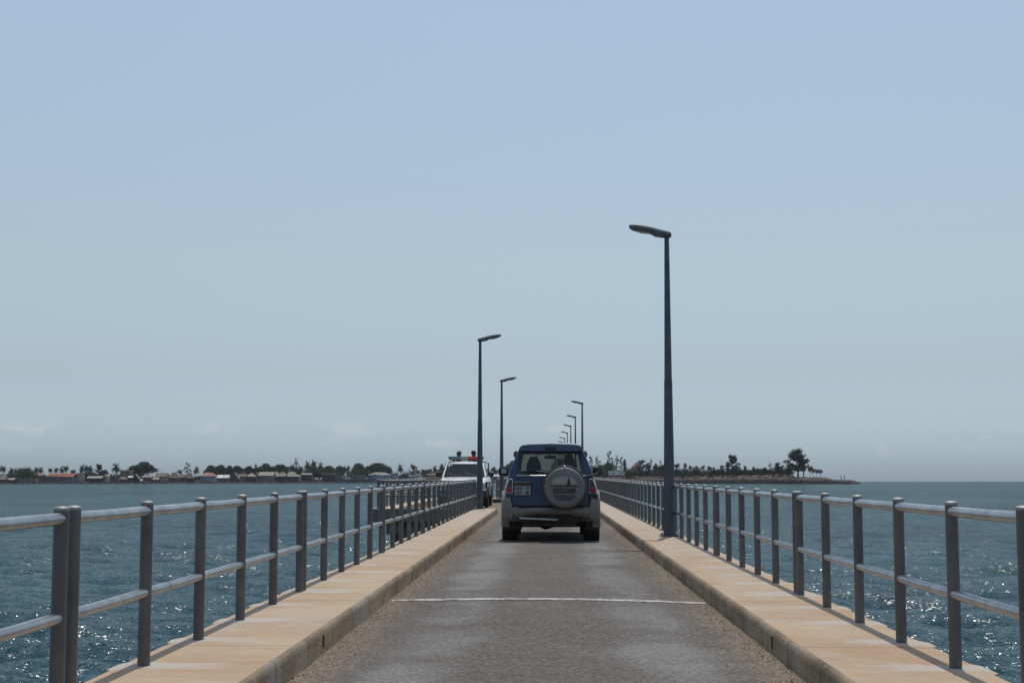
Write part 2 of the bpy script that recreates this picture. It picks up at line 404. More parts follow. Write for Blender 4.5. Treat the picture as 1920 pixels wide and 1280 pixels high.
# ---- pavement
def pave_material(side, y0, period, span):
    g = NG('pavement_concrete'); geo = g.n('ShaderNodeNewGeometry'); P = geo.outputs['Position']
    s = g.n('ShaderNodeSeparateXYZ'); g.l(P, s.inputs[0]); X, Yc = s.outputs[0], s.outputs[1]
    n1 = g.noise(P, .9, 5, .6); n2 = g.noise(P, 5, 6, .65, (.6, 1.6, 1)); n3 = g.noise(P, 60, 3, .6)
    c = g.mix(g.ramp(n1, .3, .7), (.42, .275, .165), (.50, .38, .255))
    c = g.mix(g.ramp(n2, .45, .75, 0, .6), c, (.50, .42, .32))
    c = g.mix(g.ramp(g.noise(P, 2.2, 4, .6, (.5, 2.2, 1), (5, 1, 0)), .56, .74, 0, .55), c, (.38, .25, .15))
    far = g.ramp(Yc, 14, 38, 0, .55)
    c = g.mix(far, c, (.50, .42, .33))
    c = g.mix(g.ramp(g.noise(P, .55, 6, .7, (1.6, .8, 1), (11, 2, 0)), .48, .66, 0, .5), c, (.46, .41, .35))
    c = g.mix(g.ramp(g.noise(P, 3.1, 6, .75, (.8, 1.3, 1), (2, 9, 0)), .60, .78, 0, .6), c, (.30, .19, .11))
    # pale mortar round each post foot, fading towards the road
    m = g.math('MODULO', g.math('ADD', g.math('SUBTRACT', Yc, y0), period * 4), period)
    d = g.math('ABSOLUTE', g.math('SUBTRACT', m, g.math('MULTIPLY', g.math('ROUND', g.math('DIVIDE', m, span)), span)))
    wv = g.math('MULTIPLY', g.math('SUBTRACT', g.noise(P, 4.5, 4, .6), .5), .26)
    ax = g.math('ABSOLUTE', X)
    edge = g.ramp(g.math('ADD', d, wv), .15, .11)
    reach = g.ramp(g.math('ADD', ax, g.math('MULTIPLY', g.math('SUBTRACT', g.noise(P, 1.3, 4, .6, (1, 1, 1), (0, 8, 0)), .5), 1.3)), 1.62, 2.0)
    pm = g.math('MULTIPLY', edge, reach)
    c = g.mix(g.math('MULTIPLY', pm, .8), c, (.50, .47, .43))
    # lime smears by the kerb edge
    sm = g.math('MULTIPLY', g.ramp(g.noise(P, 1.1, 5, .65, (1, 1, 1), (3, 3, 0)), .55, .68), g.ramp(ax, 2.0, 1.5))
    c = g.mix(g.math('MULTIPLY', sm, .55), c, (.50, .47, .43))
    # casting joints
    jm = g.math('ABSOLUTE', g.math('SUBTRACT', g.math('MODULO', g.math('ADD', Yc, 21.35), 3.18), 1.59))
    c = g.mix(g.ramp(jm, .018, .008, 0, .6), c, (.14, .10, .07))
    # small dark spalls
    sp_ = g.noise(P, 9, 5, .7, (.6, 1.7, 1), (7, 0, 0))
    c = g.mix(g.ramp(sp_, .68, .76, 0, .65), c, (.17, .13, .10))
    c = g.mix(g.ramp(n3, .3, .75, 0, .35), c, (.30, .22, .15))
    g.l(c, g.b.inputs['Base Color']); g.b.inputs['Roughness'].default_value = .9
    h = g.math('ADD', n3, g.math('MULTIPLY', n2, 2))
    g.l(g.bump(h, .5, .012), g.b.inputs['Normal'])
    return g.m
LY0, LP, LS = .33, 6.37, 1.24
RY0, RP, RS = .65, 6.10, 1.19
M['pave_l'] = pave_material(-1, LY0, LP, LS); M['pave_r'] = pave_material(1, RY0, RP, RS)
M['pave_bay'] = pave_material(-1, BAY0, 5.8, 1.1)

def kerb_material():
    g = NG('kerb_concrete'); geo = g.n('ShaderNodeNewGeometry'); P = geo.outputs['Position']
    s = g.n('ShaderNodeSeparateXYZ'); g.l(P, s.inputs[0]); Yc = s.outputs[1]
    n1 = g.noise(P, 1.4, 5, .6, (1, 1, 3)); n2 = g.noise(P, 11, 5, .7, (1, 1, .5))
    c = g.mix(g.ramp(n1, .3, .7), (.165, .120, .078), (.31, .235, .155))
    c = g.mix(g.ramp(g.noise(P, 1.7, 3, .5, (1, 1, .2), (3, 2, 1)), .55, .70, 0, .65), c, (.30, .27, .235))
    c = g.mix(g.ramp(n2, .5, .75, 0, .5), c, (.12, .09, .065))
    jm = g.math('ABSOLUTE', g.math('SUBTRACT', g.math('MODULO', g.math('ADD', g.math('ADD', Yc, g.math('MULTIPLY', g.noise(P, 3, 2, .5), .02)), 21), 1.06), .53))
    c = g.mix(g.ramp(jm, .016, .006, 0, .8), c, (.05, .04, .03))
    g.l(c, g.b.inputs['Base Color']); g.b.inputs['Roughness'].default_value = .92
    g.l(g.bump(g.math('ADD', n2, g.math('MULTIPLY', g.noise(P, 40, 3, .6), .6)), .6, .02), g.b.inputs['Normal'])
    return g.m
M['kerb'] = kerb_material()

def pavement(side, ya, yb, py0, period, span, mat):
    """footway slab with a ragged outer edge where mortar was placed round the posts"""
    rnd = random.Random(int(side * 10 + ya))
    ys = []; y = ya
    while y < yb:
        ys.append(y); y += .05 if y < 36 else (.5 if y < 80 else (5 if y < 200 else 25))
    ys.append(yb)
    posts = []
    k = int((ya - py0) / period) - 2
    while py0 + k * period < min(yb, 90):
        for i in range(6):
            p = py0 + k * period + i * span
            posts.append((p, .012 + rnd.random() * .04, .15 + .08 * rnd.random(), .12 + .1 * rnd.random()))
        k += 1
    v = []; f = []
    for y in ys:
        e = PX + .004 * math.sin(y * 3.1) + .002 * math.sin(y * 11.7) + (.003 * rnd.random() if y < 36 else 0)
        if y < 80:
            for (p, a, b, c) in posts:
                if -b < y - p < c:
                    t = min((y - p + b) / .03, (c - y + p) / .09, 1)
                    e = max(e, PX + a * max(t, 0))
        z = zr(y)
        q = .0022 * math.sin(y * 1.9) + .0018 * math.sin(y * 7.3)
        v += [(side * (KX + .035 + q), y, z + PZ), (side * 1.8, y, z + PZ), (side * 2.15, y, z + PZ), (side * e, y, z + PZ - .004),
              (side * e, y, z + PZ - .10), (side * (PX - .05), y, z + PZ - .14), (side * (PX - .05), y, z - .1)]
    m = 7
    for i in range(len(ys) - 1):
        for j in range(m - 1): f.append((i * m + j, i * m + j + 1, (i + 1) * m + j + 1, (i + 1) * m + j))
    mb = MB(); mb.add(v, f); o = mb.build('pavement', mat, smooth=True, sharp=30); tag(o, kind='structure')
    # kerb: face and rounded arris, with open drain slots near the camera
    slots = [s for s in ([9.85 + 6.37 * i for i in range(-1, 9)] if ya < 0 else []) if s < yb]
    ys2 = sorted(set([y for y in ys if not any(abs(y - s) < .07 for s in slots)] + [s + d for s in slots for d in (-.045, .045)]))
    prof = [(KX + .035, PZ), (KX + .016, PZ - .003), (KX + .004, PZ - .014), (KX, .118), (KX, .03), (KX - .012, -.03)]
    v = []; f = []; m = len(prof)
    for y in ys2:
        q = .0022 * math.sin(y * 1.9) + .0018 * math.sin(y * 7.3); j = (.003 * rnd.random() + (.010 if rnd.random() < .03 else 0)) if y < 36 else 0
        v += [(side * (x + q + (j if i in (1, 2) else 0)), y, z + zr(y)) for i, (x, z) in enumerate(prof)]
    inner = len(v)
    for i in range(len(ys2) - 1):
        hole = any(ys2[i] > s - .06 and ys2[i + 1] < s + .06 for s in slots)
        for jj in range(m - 1):
            a = (i * m + jj, i * m + jj + 1, (i + 1) * m + jj + 1, (i + 1) * m + jj)
            if hole and jj in (3,):
                ya_, yb_ = ys2[i], ys2[i + 1]; X0, X1 = side * (KX + .005), side * (KX + .16); za, zb = zr(ya_) + .118, zr(ya_) + .03
                b0 = len(v); v += [(X1, ya_, za), (X1, ya_, zb), (X1, yb_, zb), (X1, yb_, za)]
                f += [(b0, b0 + 1, b0 + 2, b0 + 3), (a[0], a[1], b0 + 1, b0), (a[2], a[3], b0 + 3, b0 + 2), (a[1], a[2], b0 + 2, b0 + 1), (a[0], b0, b0 + 3, a[3])]
            else: f.append(a)
    # close the ends
    mb = MB(); mb.add(v, f)
    for yy in (ys2[0], ys2[-1]):
        mb.add([(side * x, yy, z + zr(yy)) for x, z in prof] + [(side * (PX - .05), yy, zr(yy) - .03), (side * (PX - .05), yy, zr(yy) + PZ - .002)], [tuple(range(m + 2))])
    o = mb.build('kerb', M['kerb'], smooth=True, sharp=50); tag(o, kind='structure')
pavement(-1, Y0, BAY0 - .05, LY0, LP, LS, M['pave_l'])
pavement(-1, BAY1, Y1, LY0, LP, LS, M['pave_l'])
pavement(1, Y0, Y1, RY0, RP, RS, M['pave_r'])
# bay footway along its sea side and a kerb across its far end
def blk(name, x0, x1, y0, y1, z0, z1, mat, parent=None, bev=.012):
    mb = MB(); vs = [(x, y, z + zr(y)) for z in (z0, z1) for y in (y0, y1) for x in (x0, x1)]
    mb.add(vs, [(0, 2, 3, 1), (4, 5, 7, 6), (0, 1, 5, 4), (2, 6, 7, 3), (0, 4, 6, 2), (1, 3, 7, 5)])
    return mb.build(name, mat, parent, bevel=bev)
tag(blk('pavement', BX + .02, -4.70, BAY0 - .15, BAY1 + .9, -.02, PZ, M['pave_bay']), kind='structure')
tag(blk('pavement', -4.698, -2.26, BAY1 + .05, BAY1 + .9, -.02, PZ, M['pave_bay']), kind='structure')

# ---- bridge substructure
br = empty('bridge', (0, 0, 0), label='long low concrete bridge carrying the narrow road over the sea', cat='bridge')
def deckbox(name, x0, x1, ya, yb, z0, z1, mat):
    ys = [y for y in ysteps(ya, yb) if True]; rings = []
    ys = [y for i, y in enumerate(ys) if i % 8 == 0 or i == len(ys) - 1]
    for y in ys: rings.append([(x0, y, z0 + zr(y)), (x1, y, z0 + zr(y)), (x1, y, z1 + zr(y)), (x0, y, z1 + zr(y))])
    mb = MB(); mb.loft(rings); return mb.build(name, mat, br)
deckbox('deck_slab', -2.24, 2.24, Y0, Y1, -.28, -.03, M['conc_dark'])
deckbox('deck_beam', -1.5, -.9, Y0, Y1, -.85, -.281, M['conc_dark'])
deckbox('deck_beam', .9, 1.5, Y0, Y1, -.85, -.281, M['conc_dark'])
blk('front_shade_block', BX - .05, -2.30, BAY0 - .34, BAY0 - .155, -.022, PZ - .004, M['conc_dark'], br)  # dark block added over the bay footway's front face, standing in for its shade
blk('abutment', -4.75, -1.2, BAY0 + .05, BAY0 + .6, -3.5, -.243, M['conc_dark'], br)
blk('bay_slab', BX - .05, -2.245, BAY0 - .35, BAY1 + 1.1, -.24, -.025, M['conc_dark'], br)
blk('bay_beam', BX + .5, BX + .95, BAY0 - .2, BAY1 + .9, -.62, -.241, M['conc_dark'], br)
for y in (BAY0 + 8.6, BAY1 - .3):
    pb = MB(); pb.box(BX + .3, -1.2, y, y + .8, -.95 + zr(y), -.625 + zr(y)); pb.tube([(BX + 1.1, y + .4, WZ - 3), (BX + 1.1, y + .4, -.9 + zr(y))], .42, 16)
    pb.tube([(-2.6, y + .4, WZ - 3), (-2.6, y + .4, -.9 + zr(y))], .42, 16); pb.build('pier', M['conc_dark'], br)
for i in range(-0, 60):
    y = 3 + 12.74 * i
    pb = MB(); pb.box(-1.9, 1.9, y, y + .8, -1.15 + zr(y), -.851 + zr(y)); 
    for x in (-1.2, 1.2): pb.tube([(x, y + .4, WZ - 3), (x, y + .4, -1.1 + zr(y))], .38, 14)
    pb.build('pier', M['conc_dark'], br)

# ---- loose grit lying along the kerbs
gb = MB(); rnd = random.Random(3)
for i in range(5200):
    side = rnd.choice((-1, 1)); y = 5.5 + 26 * rnd.random() ** 1.3; d = abs(rnd.gauss(0, .14)); x = side * (KX - .01 - d)
    r = rnd.uniform(.003, .009) * (1.5 if rnd.random() < .06 else 1); z = zr(y) + .03 * (1 - (x / 1.54) ** 2)
    q = [Vector((rnd.uniform(.6, 1.2) * r * math.cos(a + rnd.random()), rnd.uniform(.6, 1.2) * r * math.sin(a + rnd.random()), 0)) for a in (0, 2.1, 4.2)]
    o = Vector((x, y, z)); gb.add([o + q[0], o + q[1], o + q[2], o + Vector((0, 0, r * rnd.uniform(.8, 1.3)))], [(0, 1, 3), (1, 2, 3), (2, 0, 3)])
tag(gb.build('gravel', pbr('grit', (.30, .22, .15), .9, 0, .5, 3)), label='loose sandy grit gathered along both kerbs of the road', cat='gravel', kind='stuff')
# ================================================================ RAILINGS
def make_railing(n, span, name='railing'):
    """posts at y = 0 .. n*span, origin at the first post foot"""
    root = empty(name)
    for i in range(n + 1):
        y = i * span
        pb = MB(); pb.tube([(0, y, -.03), (0, y, .875)], .034, 16)
        p = pb.build('post', M['post'], root, smooth=True)
        cb = MB(); cb.lathe([(.0345, .872), (.0345, .884), (.028, .890), (.010, .893)], 16, c=(0, y, 0))
        cb.build('post_cap', M['cap'], p, smooth=True)
    L = n * span
    for z, r in ((.835, .028), (.392, .0265)):
        mb = MB(); mb.tube([(0, .0 + L * i / (n * 2), z + (.0012 if i % 2 == 0 else -.0012)) for i in range(n * 2 + 1)], r, 14)
        # thin coupling ring part way along
        yc = L * (.43 if z > .6 else .27); mb.tube([(0, yc - .004, z), (0, yc + .004, z)], r + .0015, 14)
        mb.build('top_rail' if z > .6 else 'middle_rail', M['rail'], root, smooth=True)
    return root
protoL = make_railing(5, LS); protoR = make_railing(5, RS)
ordn = ['first', 'second', 'third', 'fourth', 'fifth', 'sixth', 'seventh', 'eighth', 'ninth', 'tenth']
XR = 2.20
def place_series(proto, x, ys, side_name, group, labels):
    first = True
    for i, y in enumerate(ys):
        o = proto if first else copy_tree(proto); first = False
        o.location = (x, y, zr(y) + PZ); o.rotation_euler = (ROLL, 0, 0)
        tag(o, labels[i], 'railing', group)
nl = [LY0 + LP * k for k in range(0, 7)]
lab = ['grey railing panel cut off by the left edge, nearest the camera',
       'first whole railing panel of the left row, right after the big double post',
       'second whole railing panel of the left row, next nearer than the third',
       'third whole grey railing panel along the left footway',
       'fourth whole grey railing panel along the left footway',
       'fifth whole grey railing panel along the left footway, next to last before the lamp pole',
       'last railing panel on the left footway, ending at the lamp pole by the pickup']
place_series(protoL, -XR, nl, 'left', 'railing panels along the bridge', lab)
far_l = [LY0 + LP * k for k in range(10, 30)]
p2 = copy_tree(protoL)
place_series(p2, -XR, far_l, 'left', 'left railing panels beyond the passing bay', ['grey railing panel on the left beyond the passing bay, hidden by the blue car'] * len(far_l))
nr = [RY0 + RP * k for k in range(0, 30)]
lr = ['grey railing panel beside the camera, outside the right edge',
      'nearest grey railing panel on the right, from the right edge to the first double post',
      'second grey railing panel of the right row, just past its nearest double post',
      'third grey railing panel of the right row, ending behind the tall nearest lamp pole',
      'fourth grey railing panel of the right row, just behind the tall nearest lamp pole',
      'fifth grey railing panel of the right row, beyond the tall lamp pole',
      'sixth grey railing panel along the right footway',
      'seventh grey railing panel along the right footway',
      'eighth grey railing panel along the right footway',
      'ninth grey railing panel along the right footway, about where the blue car hides the row']
for i, y in enumerate(nr):
    o = protoR if i == 0 else copy_tree(protoR)
    o.location = (XR, y, zr(y) + PZ); o.rotation_euler = (ROLL, 0, 0)
    if i < 10: tag(o, lr[i], 'railing', 'railing panels along the bridge')
    else: tag(o, 'grey railing panel far along the right footway, hidden behind the blue car', 'railing', 'right railing panels hidden by the blue car')
# the rest of the railings, more than two hundred metres off
fb = MB()
for side, y0, per, sp_ in ((-1, far_l[-1] + LP, LP, LS), (1, nr[-1] + RP, RP, RS)):
    y = y0
    while y < 1500:
        x = side * XR
        for i in range(6 if y < 500 else 2):
            yy = y + i * sp_ * (1 if y < 500 else 5); fb.tube([(x, yy, zr(yy) + PZ), (x, yy, zr(yy) + PZ + .89)], .034, 5, cap=False)
        for z in (.835, .39): fb.tube([(x, y, zr(y) + PZ + z), (x, y + 5 * sp_, zr(y + 5 * sp_) + PZ + z)], .028, 5, cap=False)
        y += per
tag(fb.build('distant_railings', M['post']), label='faraway railings of the bridge running on towards the island', cat='railing', kind='stuff')
# round the passing bay
pb_ = make_railing(5, 1.1)
blabs = ['grey railing panel on the sea side of the passing bay, the one nearest the camera',
         'middle railing panel on the sea side of the passing bay, left of the pickup',
         'farthest grey railing panel on the sea side of the passing bay, behind the white pickup']
for i in range(3):
    o = pb_ if i == 0 else copy_tree(pb_); y = BAY0 + .25 + 5.75 * i
    o.location = (-5.2, y, zr(y) + PZ); o.rotation_euler = (ROLL, 0, 0); tag(o, blabs[i], 'railing', 'railing panels round the passing bay')
pe = make_railing(2, 1.42)
for ch in pe.children:
    if 'rail' in ch.name: ch.data.materials[0] = M['post']  # darker post paint stands in for the backlit look of these crosswise rails
pe.location = (-5.2, BAY0 - .02, zr(BAY0) + PZ); pe.rotation_euler = (0, 0, -R(90)); tag(pe, 'short grey railing closing the near end of the passing bay, its rails seen straight across', 'railing', 'railing panels round the passing bay')
pf = copy_tree(pe); pf.location = (-5.2, BAY1 + .55, zr(BAY1) + PZ); tag(pf, 'short railing at the far end of the passing bay, beside the second left lamp', 'railing')

# ================================================================ STREET LAMPS
def make_lamp():
    root = empty('street_lamp')
    bp = MB(); bp.box(-.17, .17, -.17, .17, 0, .018); plate = bp.build('base_plate', M['pole'], root, bevel=.004)
    for sx in (-1, 1):
        for sy in (-1, 1):
            bb = MB(); bb.lathe([(.024, .018), (.024, .038), (.012, .038), (.012, .065), (.006, .068)], 6, c=(sx * .125, sy * .125, 0)); bb.build('bolt', M['rail'], plate)
    H = 5.10
    pm = MB(); pm.tube([(0, 0, .018), (0, 0, .35), (0, 0, 2.2), (0, 0, 2.62), (0, 0, 2.64), (0, 0, H)], [.101, .098, .074, .070, .065, .041], 12)
    # service door and welded collar
    pm.build('pole', M['pole'], root, smooth=True, sharp=20)
    dm = MB(); dm.box(-.035, .035, -.108, -.094, .45, .75); dm.build('service_door', M['pole'], root, bevel=.004)
    # head: outline of the luminaire seen from the side, swept to a real width. x = towards road (-)
    up = [(-.70, .222), (-.66, .228), (-.58, .236), (-.40, .205), (-.22, .165), (-.05, .122), (.05, .100), (.075, .075)]
    lo = [(-.695, .19), (-.675, .155), (-.62, .128), (-.50, .098), (-.38, .082), (-.26, .066), (-.22, .025), (-.03, -.002), (.035, -.008), (.078, .012)]
    n = 8; rings = []
    def width(x): t = (x + .70) / .78; return .035 + .115 * math.sin(math.pi * min(1, max(0, .12 + .80 * (1 - t)))) ** .7
    xs = [-.70, -.685, -.66, -.60, -.50, -.40, -.30, -.235, -.20, -.10, 0, .045, .075]
    def ev(pl, x):
        for a, b in zip(pl, pl[1:]):
            if a[0] <= x <= b[0]: return a[1] + (b[1] - a[1]) * (x - a[0]) / (b[0] - a[0] + 1e-9)
        return pl[-1][1] if x > pl[-1][0] else pl[0][1]
    for x in xs:
        zt, zb = ev(up, x), ev(lo, x); x = x * .92 if x < 0 else x; w_ = width(x); c = (zt + zb) / 2; h = (zt - zb) / 2; ring = []
        for k in range(16):
            t = 2 * math.pi * k / 16; cs, sn = math.cos(t), math.sin(t)
            ring.append((x, w_ * math.copysign(abs(cs) ** .6, cs), H - .004 + c + h * math.copysign(abs(sn) ** .75, sn)))
        rings.append(ring)
    hb = MB(); hb.loft(rings); head = hb.build('lamp_head', M['lamp_body'], root, smooth=True, sharp=50)
    lb = MB(); rr = []
    for x, z, w_, h in ((-.60, .128, .02, .006), (-.56, .118, .06, .016), (-.47, .100, .085, .024), (-.38, .088, .085, .022), (-.31, .078, .06, .012), (-.27, .072, .02, .005)):
        rr.append([(x * .92, w_ * math.cos(2 * math.pi * k / 12), H + z + h * math.sin(2 * math.pi * k / 12)) for k in range(12)])
    lb.loft(rr); lb.build('lens', M['lamp_lens'], head, smooth=True)
    return root
lamp = make_lamp()
lamps = [(2.08, 24.6, 0, 'tall grey street lamp nearest the camera, on the right footway'),
         (-2.03, 44.0, 1, 'grey street lamp at the left in front of the white pickup'),
         (-1.97, 63.4, 1, 'grey street lamp between the white pickup and the blue car'),
         (2.08, 83.8, 0, 'grey street lamp rising just right behind the blue car, tallest of the far row'),
         (2.08, 103.9, 0, 'second of the far lamps above the roof of the blue car, counted from the right'),
         (2.08, 123.2, 0, 'third of the far lamps above the roof of the blue car, counted from the right'),
         (2.08, 143.6, 0, 'fourth of the far lamps above the roof of the blue car, counted from the right'),
         (2.08, 165.0, 0, 'fifth of the far lamps above the roof of the blue car, counted from the right'),
         (2.08, 185.0, 0, 'leftmost and lowest of the far lamps above the roof of the blue car')]
for k in range(16): lamps.append((2.08 if k % 6 < 4 else -2.05, 205.0 + 20 * k, 0 if k % 6 < 4 else 1, None))
for i, (x, y, fl, lb_) in enumerate(lamps):
    o = lamp if i == 0 else copy_tree(lamp)
    o.location = (x, y, zr(y) + PZ + .001); o.rotation_euler = (0, 0, R(180) if fl else 0)
    if lb_: tag(o, lb_, 'street lamp', 'street lamps along the bridge')
    else: tag(o, 'tiny distant street lamp on the bridge, behind the blue car', 'street lamp', 'distant lamps hidden by the blue car')
# ================================================================ VEHICLES
def paint(name, col, dust=(.25, .21, .17), amt=.35, rough=.28, coat=.6, zfade=.9, metal=0.0):
    g = NG(name); t = g.n('ShaderNodeTexCoord'); P = t.outputs['Object']; s = g.n('ShaderNodeSeparateXYZ'); g.l(P, s.inputs[0])
    n1 = g.noise(P, 3, 6, .65); n2 = g.noise(P, 14, 5, .7, (1, 1, .3))
    c = g.mix(g.ramp(n1, .3, .7), tuple(x * .85 for x in col), tuple(min(1, x * 1.12) for x in col))
    d = g.math('MULTIPLY', g.ramp(g.math('ADD', s.outputs[2], g.math('MULTIPLY', g.math('SUBTRACT', n1, .5), .5)), zfade, .35), g.ramp(n2, .25, .7, .4, 1))
    c = g.mix(g.math('ADD', g.math('MULTIPLY', d, amt), g.math('MULTIPLY', g.ramp(n2, .5, .8), amt * .25), clamp=True), c, dust)
    g.l(c, g.b.inputs['Base Color']); g.l(g.ramp(d, 0, 1, rough, rough + .25), g.b.inputs['Roughness']); g.b.inputs['Metallic'].default_value = metal
    g.b.inputs['Coat Weight'].default_value = coat; g.b.inputs['Coat Roughness'].default_value = .1
    return g.m
M['blue'] = paint('blue_paint', (.016, .041, .112), amt=.25, metal=.25)
M['blue_roof'] = paint('dusty_blue_roof', (.03, .06, .14), amt=.1, metal=.3, rough=.34, coat=.8); M['blue_roof'].node_tree.nodes['Principled BSDF'].inputs['Coat Roughness'].default_value = .26
M['silver'] = paint('beige_silver_paint', (.185, .172, .158), dust=(.17, .14, .115), amt=.4, rough=.4, coat=.25, metal=.15)
M['white'] = paint('white_paint', (.93, .93, .93), amt=.05, zfade=.8)
M['navy'] = paint('dark_blue_paint', (.012, .018, .035), amt=.15)
M['black'] = pbr('black_plastic', (.018, .018, .019), .5, 0, .25)
M['trim'] = pbr('cabin_trim', (.012, .012, .013), .8, 0, .2)
M['under'] = pbr('dusty_underbody', (.035, .032, .030), .9, 0, .4, 8)
M['tyre'] = pbr('tyre_rubber', (.036, .034, .032), .85, 0, .3, 5, .5, 60, dirt=(.075, .066, .056))
M['rim'] = pbr('alloy', (.35, .35, .35), .35, .8, .2)
M['chrome'] = pbr('chrome', (.8, .8, .8), .12, 1, .05)
M['red'] = pbr('red_lens', (.30, .012, .018), .15, 0, .2, 20, coat=.5)
M['smoke'] = pbr('smoked_lens', (.06, .055, .055), .12, 0, .2, 20, coat=.5)
M['clear'] = pbr('headlight_lens', (.5, .52, .55), .08, .3, .2, 30, coat=1)
M['amber'] = pbr('amber_lens', (.5, .16, .02), .2, 0, .1)
M['glass'] = glass('window_glass', (.66, .665, .64))
M['tint'] = glass('tinted_glass', (.30, .33, .34))
M['wind'] = glass('windscreen_glass', (.42, .54, .53), 1.0, .05)
M['mirror'] = pbr('mirror_glass', (.42, .45, .47), .05, 1, .02)
M['plate'] = pbr('plate_white', (.26, .30, .30), .5, 0, .06)
M['ink'] = pbr('plate_ink', (.02, .022, .022), .6, 0, .1)
M['exh'] = pbr('rusty_steel', (.10, .07, .05), .7, .6, .3)
M['cloth'] = pbr('seat_cloth', (.014, .014, .016), .95, 0, .3)

def text_mesh(txt, size, name, mat, parent, M4, ext=.0015, xs=1.0):
    cu = bpy.data.curves.new(name, 'FONT'); cu.body = txt; cu.size = size; cu.extrude = ext; cu.offset = size * .012; cu.align_x = 'CENTER'; cu.align_y = 'CENTER'
    to = bpy.data.objects.new('tmp', cu); C.objects.link(to); bpy.context.view_layer.update()
    dg = bpy.context.evaluated_depsgraph_get(); me = bpy.data.meshes.new_from_object(to.evaluated_get(dg))
    bpy.data.objects.remove(to)
    me.transform(Matrix.Diagonal((xs, 1, 1, 1))); me.transform(M4); me.materials.clear(); me.materials.append(mat)
    o = bpy.data.objects.new(name, me); C.objects.link(o); o.parent = parent; return o

def wheel(parent, x, y, r=.355, w=.27, side=1):
    mb = MB(); h = w / 2
    prof = [(r * .58, -h * .8), (r * .75, -h), (r * .93, -h * .97), (r * .985, -h * .8), (r, -h * .5), (r * 1.0, h * .5), (r * .985, h * .8), (r * .93, h * .97), (r * .75, h), (r * .58, h * .8)]
    mb.lathe([(a, b) for a, b in prof], 40, 'x', (x, y, r))
    # tread blocks
    for k in range(44):
        a = 2 * math.pi * k / 44
        for q in (-.82, -.3, .3, .82):
            c = Vector((x + q * h, y + math.cos(a + (q > 0) * .07) * r * .995, r + math.sin(a + (q > 0) * .07) * r * .995))
            rot = Matrix.Rotation(a + (q > 0) * .07, 4, 'X')
            T = Matrix.Translation(c) @ rot
            mb.box(-h * .22, h * .22, -.008, .009, -.016, .016, T)
    t = mb.build('wheel', M['tyre'], parent, smooth=True, sharp=40)
    rb = MB(); s = side
    rb.lathe([(r * .60, s * h * .80), (r * .58, s * h * .86), (r * .55, s * h * .6), (r * .30, s * h * .45), (r * .2, s * h * .62), (.02, s * h * .66)], 32, 'x', (x, y, r))
    for k in range(5):
        a = 2 * math.pi * k / 5; T = Matrix.Translation((x + s * h * .58, y, r)) @ Matrix.Rotation(a, 4, 'X')
        rb.box(-.02, .02, r * .12, r * .57, -.035, .035, T)
    rb.build('rim', M['rim'], t, smooth=True, sharp=30)
    return t

def arch_z(y, axles, r, c, low):
    z = low
    for a in axles:
        d = abs(y - a)
        if d < r: z = max(z, c + math.sqrt(r * r - d * d))
    return z

def body_loft(stations, axles, r, c, low, xin=.56):
    """stations: (y, z_top, half_top, half_mid, z_mid, crown)"""
    rings = []
    for (y, zt, wt, wm, zm, cr_) in stations:
        za = arch_z(y, axles, r, c, low)
        half = [(0, .34), (xin, .34), (xin + .005, za), (wm - .03, za + .001), (wm, za + .04 if za < .7 else za + .02), (wm + .01, max(zm, za + .03)),
                ((wm * .7 + wt * .3), zt - .16 if zt - .16 > max(zm, za + .03) else max(zm, za + .03) + .02), (wt + .02, zt - .05), (wt, zt - .012), (wt - .05, zt), (wt * .6, zt + cr_ * .8), (0, zt + cr_)]
        ring = [(x, y, z) for x, z in half] + [(-x, y, z) for x, z in half[-2:0:-1]]
        rings.append(ring)
    mb = MB(); mb.loft(rings); return mb
def fine(st):
    """resample stations so wheel arches are round"""
    ys = sorted(set([s[0] for s in st])); out_ = []
    lo, hi = ys[0], ys[-1]; y = lo; allys = set(ys)
    while y < hi: allys.add(round(y, 3)); y += .05
    for y in sorted(allys):
        for a, b in zip(st, st[1:]):
            if a[0] <= y <= b[0]:
                t = (y - a[0]) / (b[0] - a[0]); out_.append((y,) + tuple(p + (q - p) * t for p, q in zip(a[1:], b[1:]))); break
    return out_

def flare(parent, side, y, r, wx, mat, w_in=.74, a0=-12, a1=192, th=.075):
    mb = MB(); rings = []
    for k in range(25):
        a = R(a0 + (a1 - a0) * k / 24); cs, sn = math.cos(a), math.sin(a)
        def P(rad, x): return (side * x, y + rad * cs, .36 + rad * sn)
        rings.append([P(r - .015, w_in), P(r - .015, wx - .012), P(r, wx), P(r + th * .5, wx), P(r + th * .85, wx - .03), P(r + th, w_in)])
    mb.loft(rings); return mb.build('wheel_arch', mat, parent, smooth=True, sharp=45)

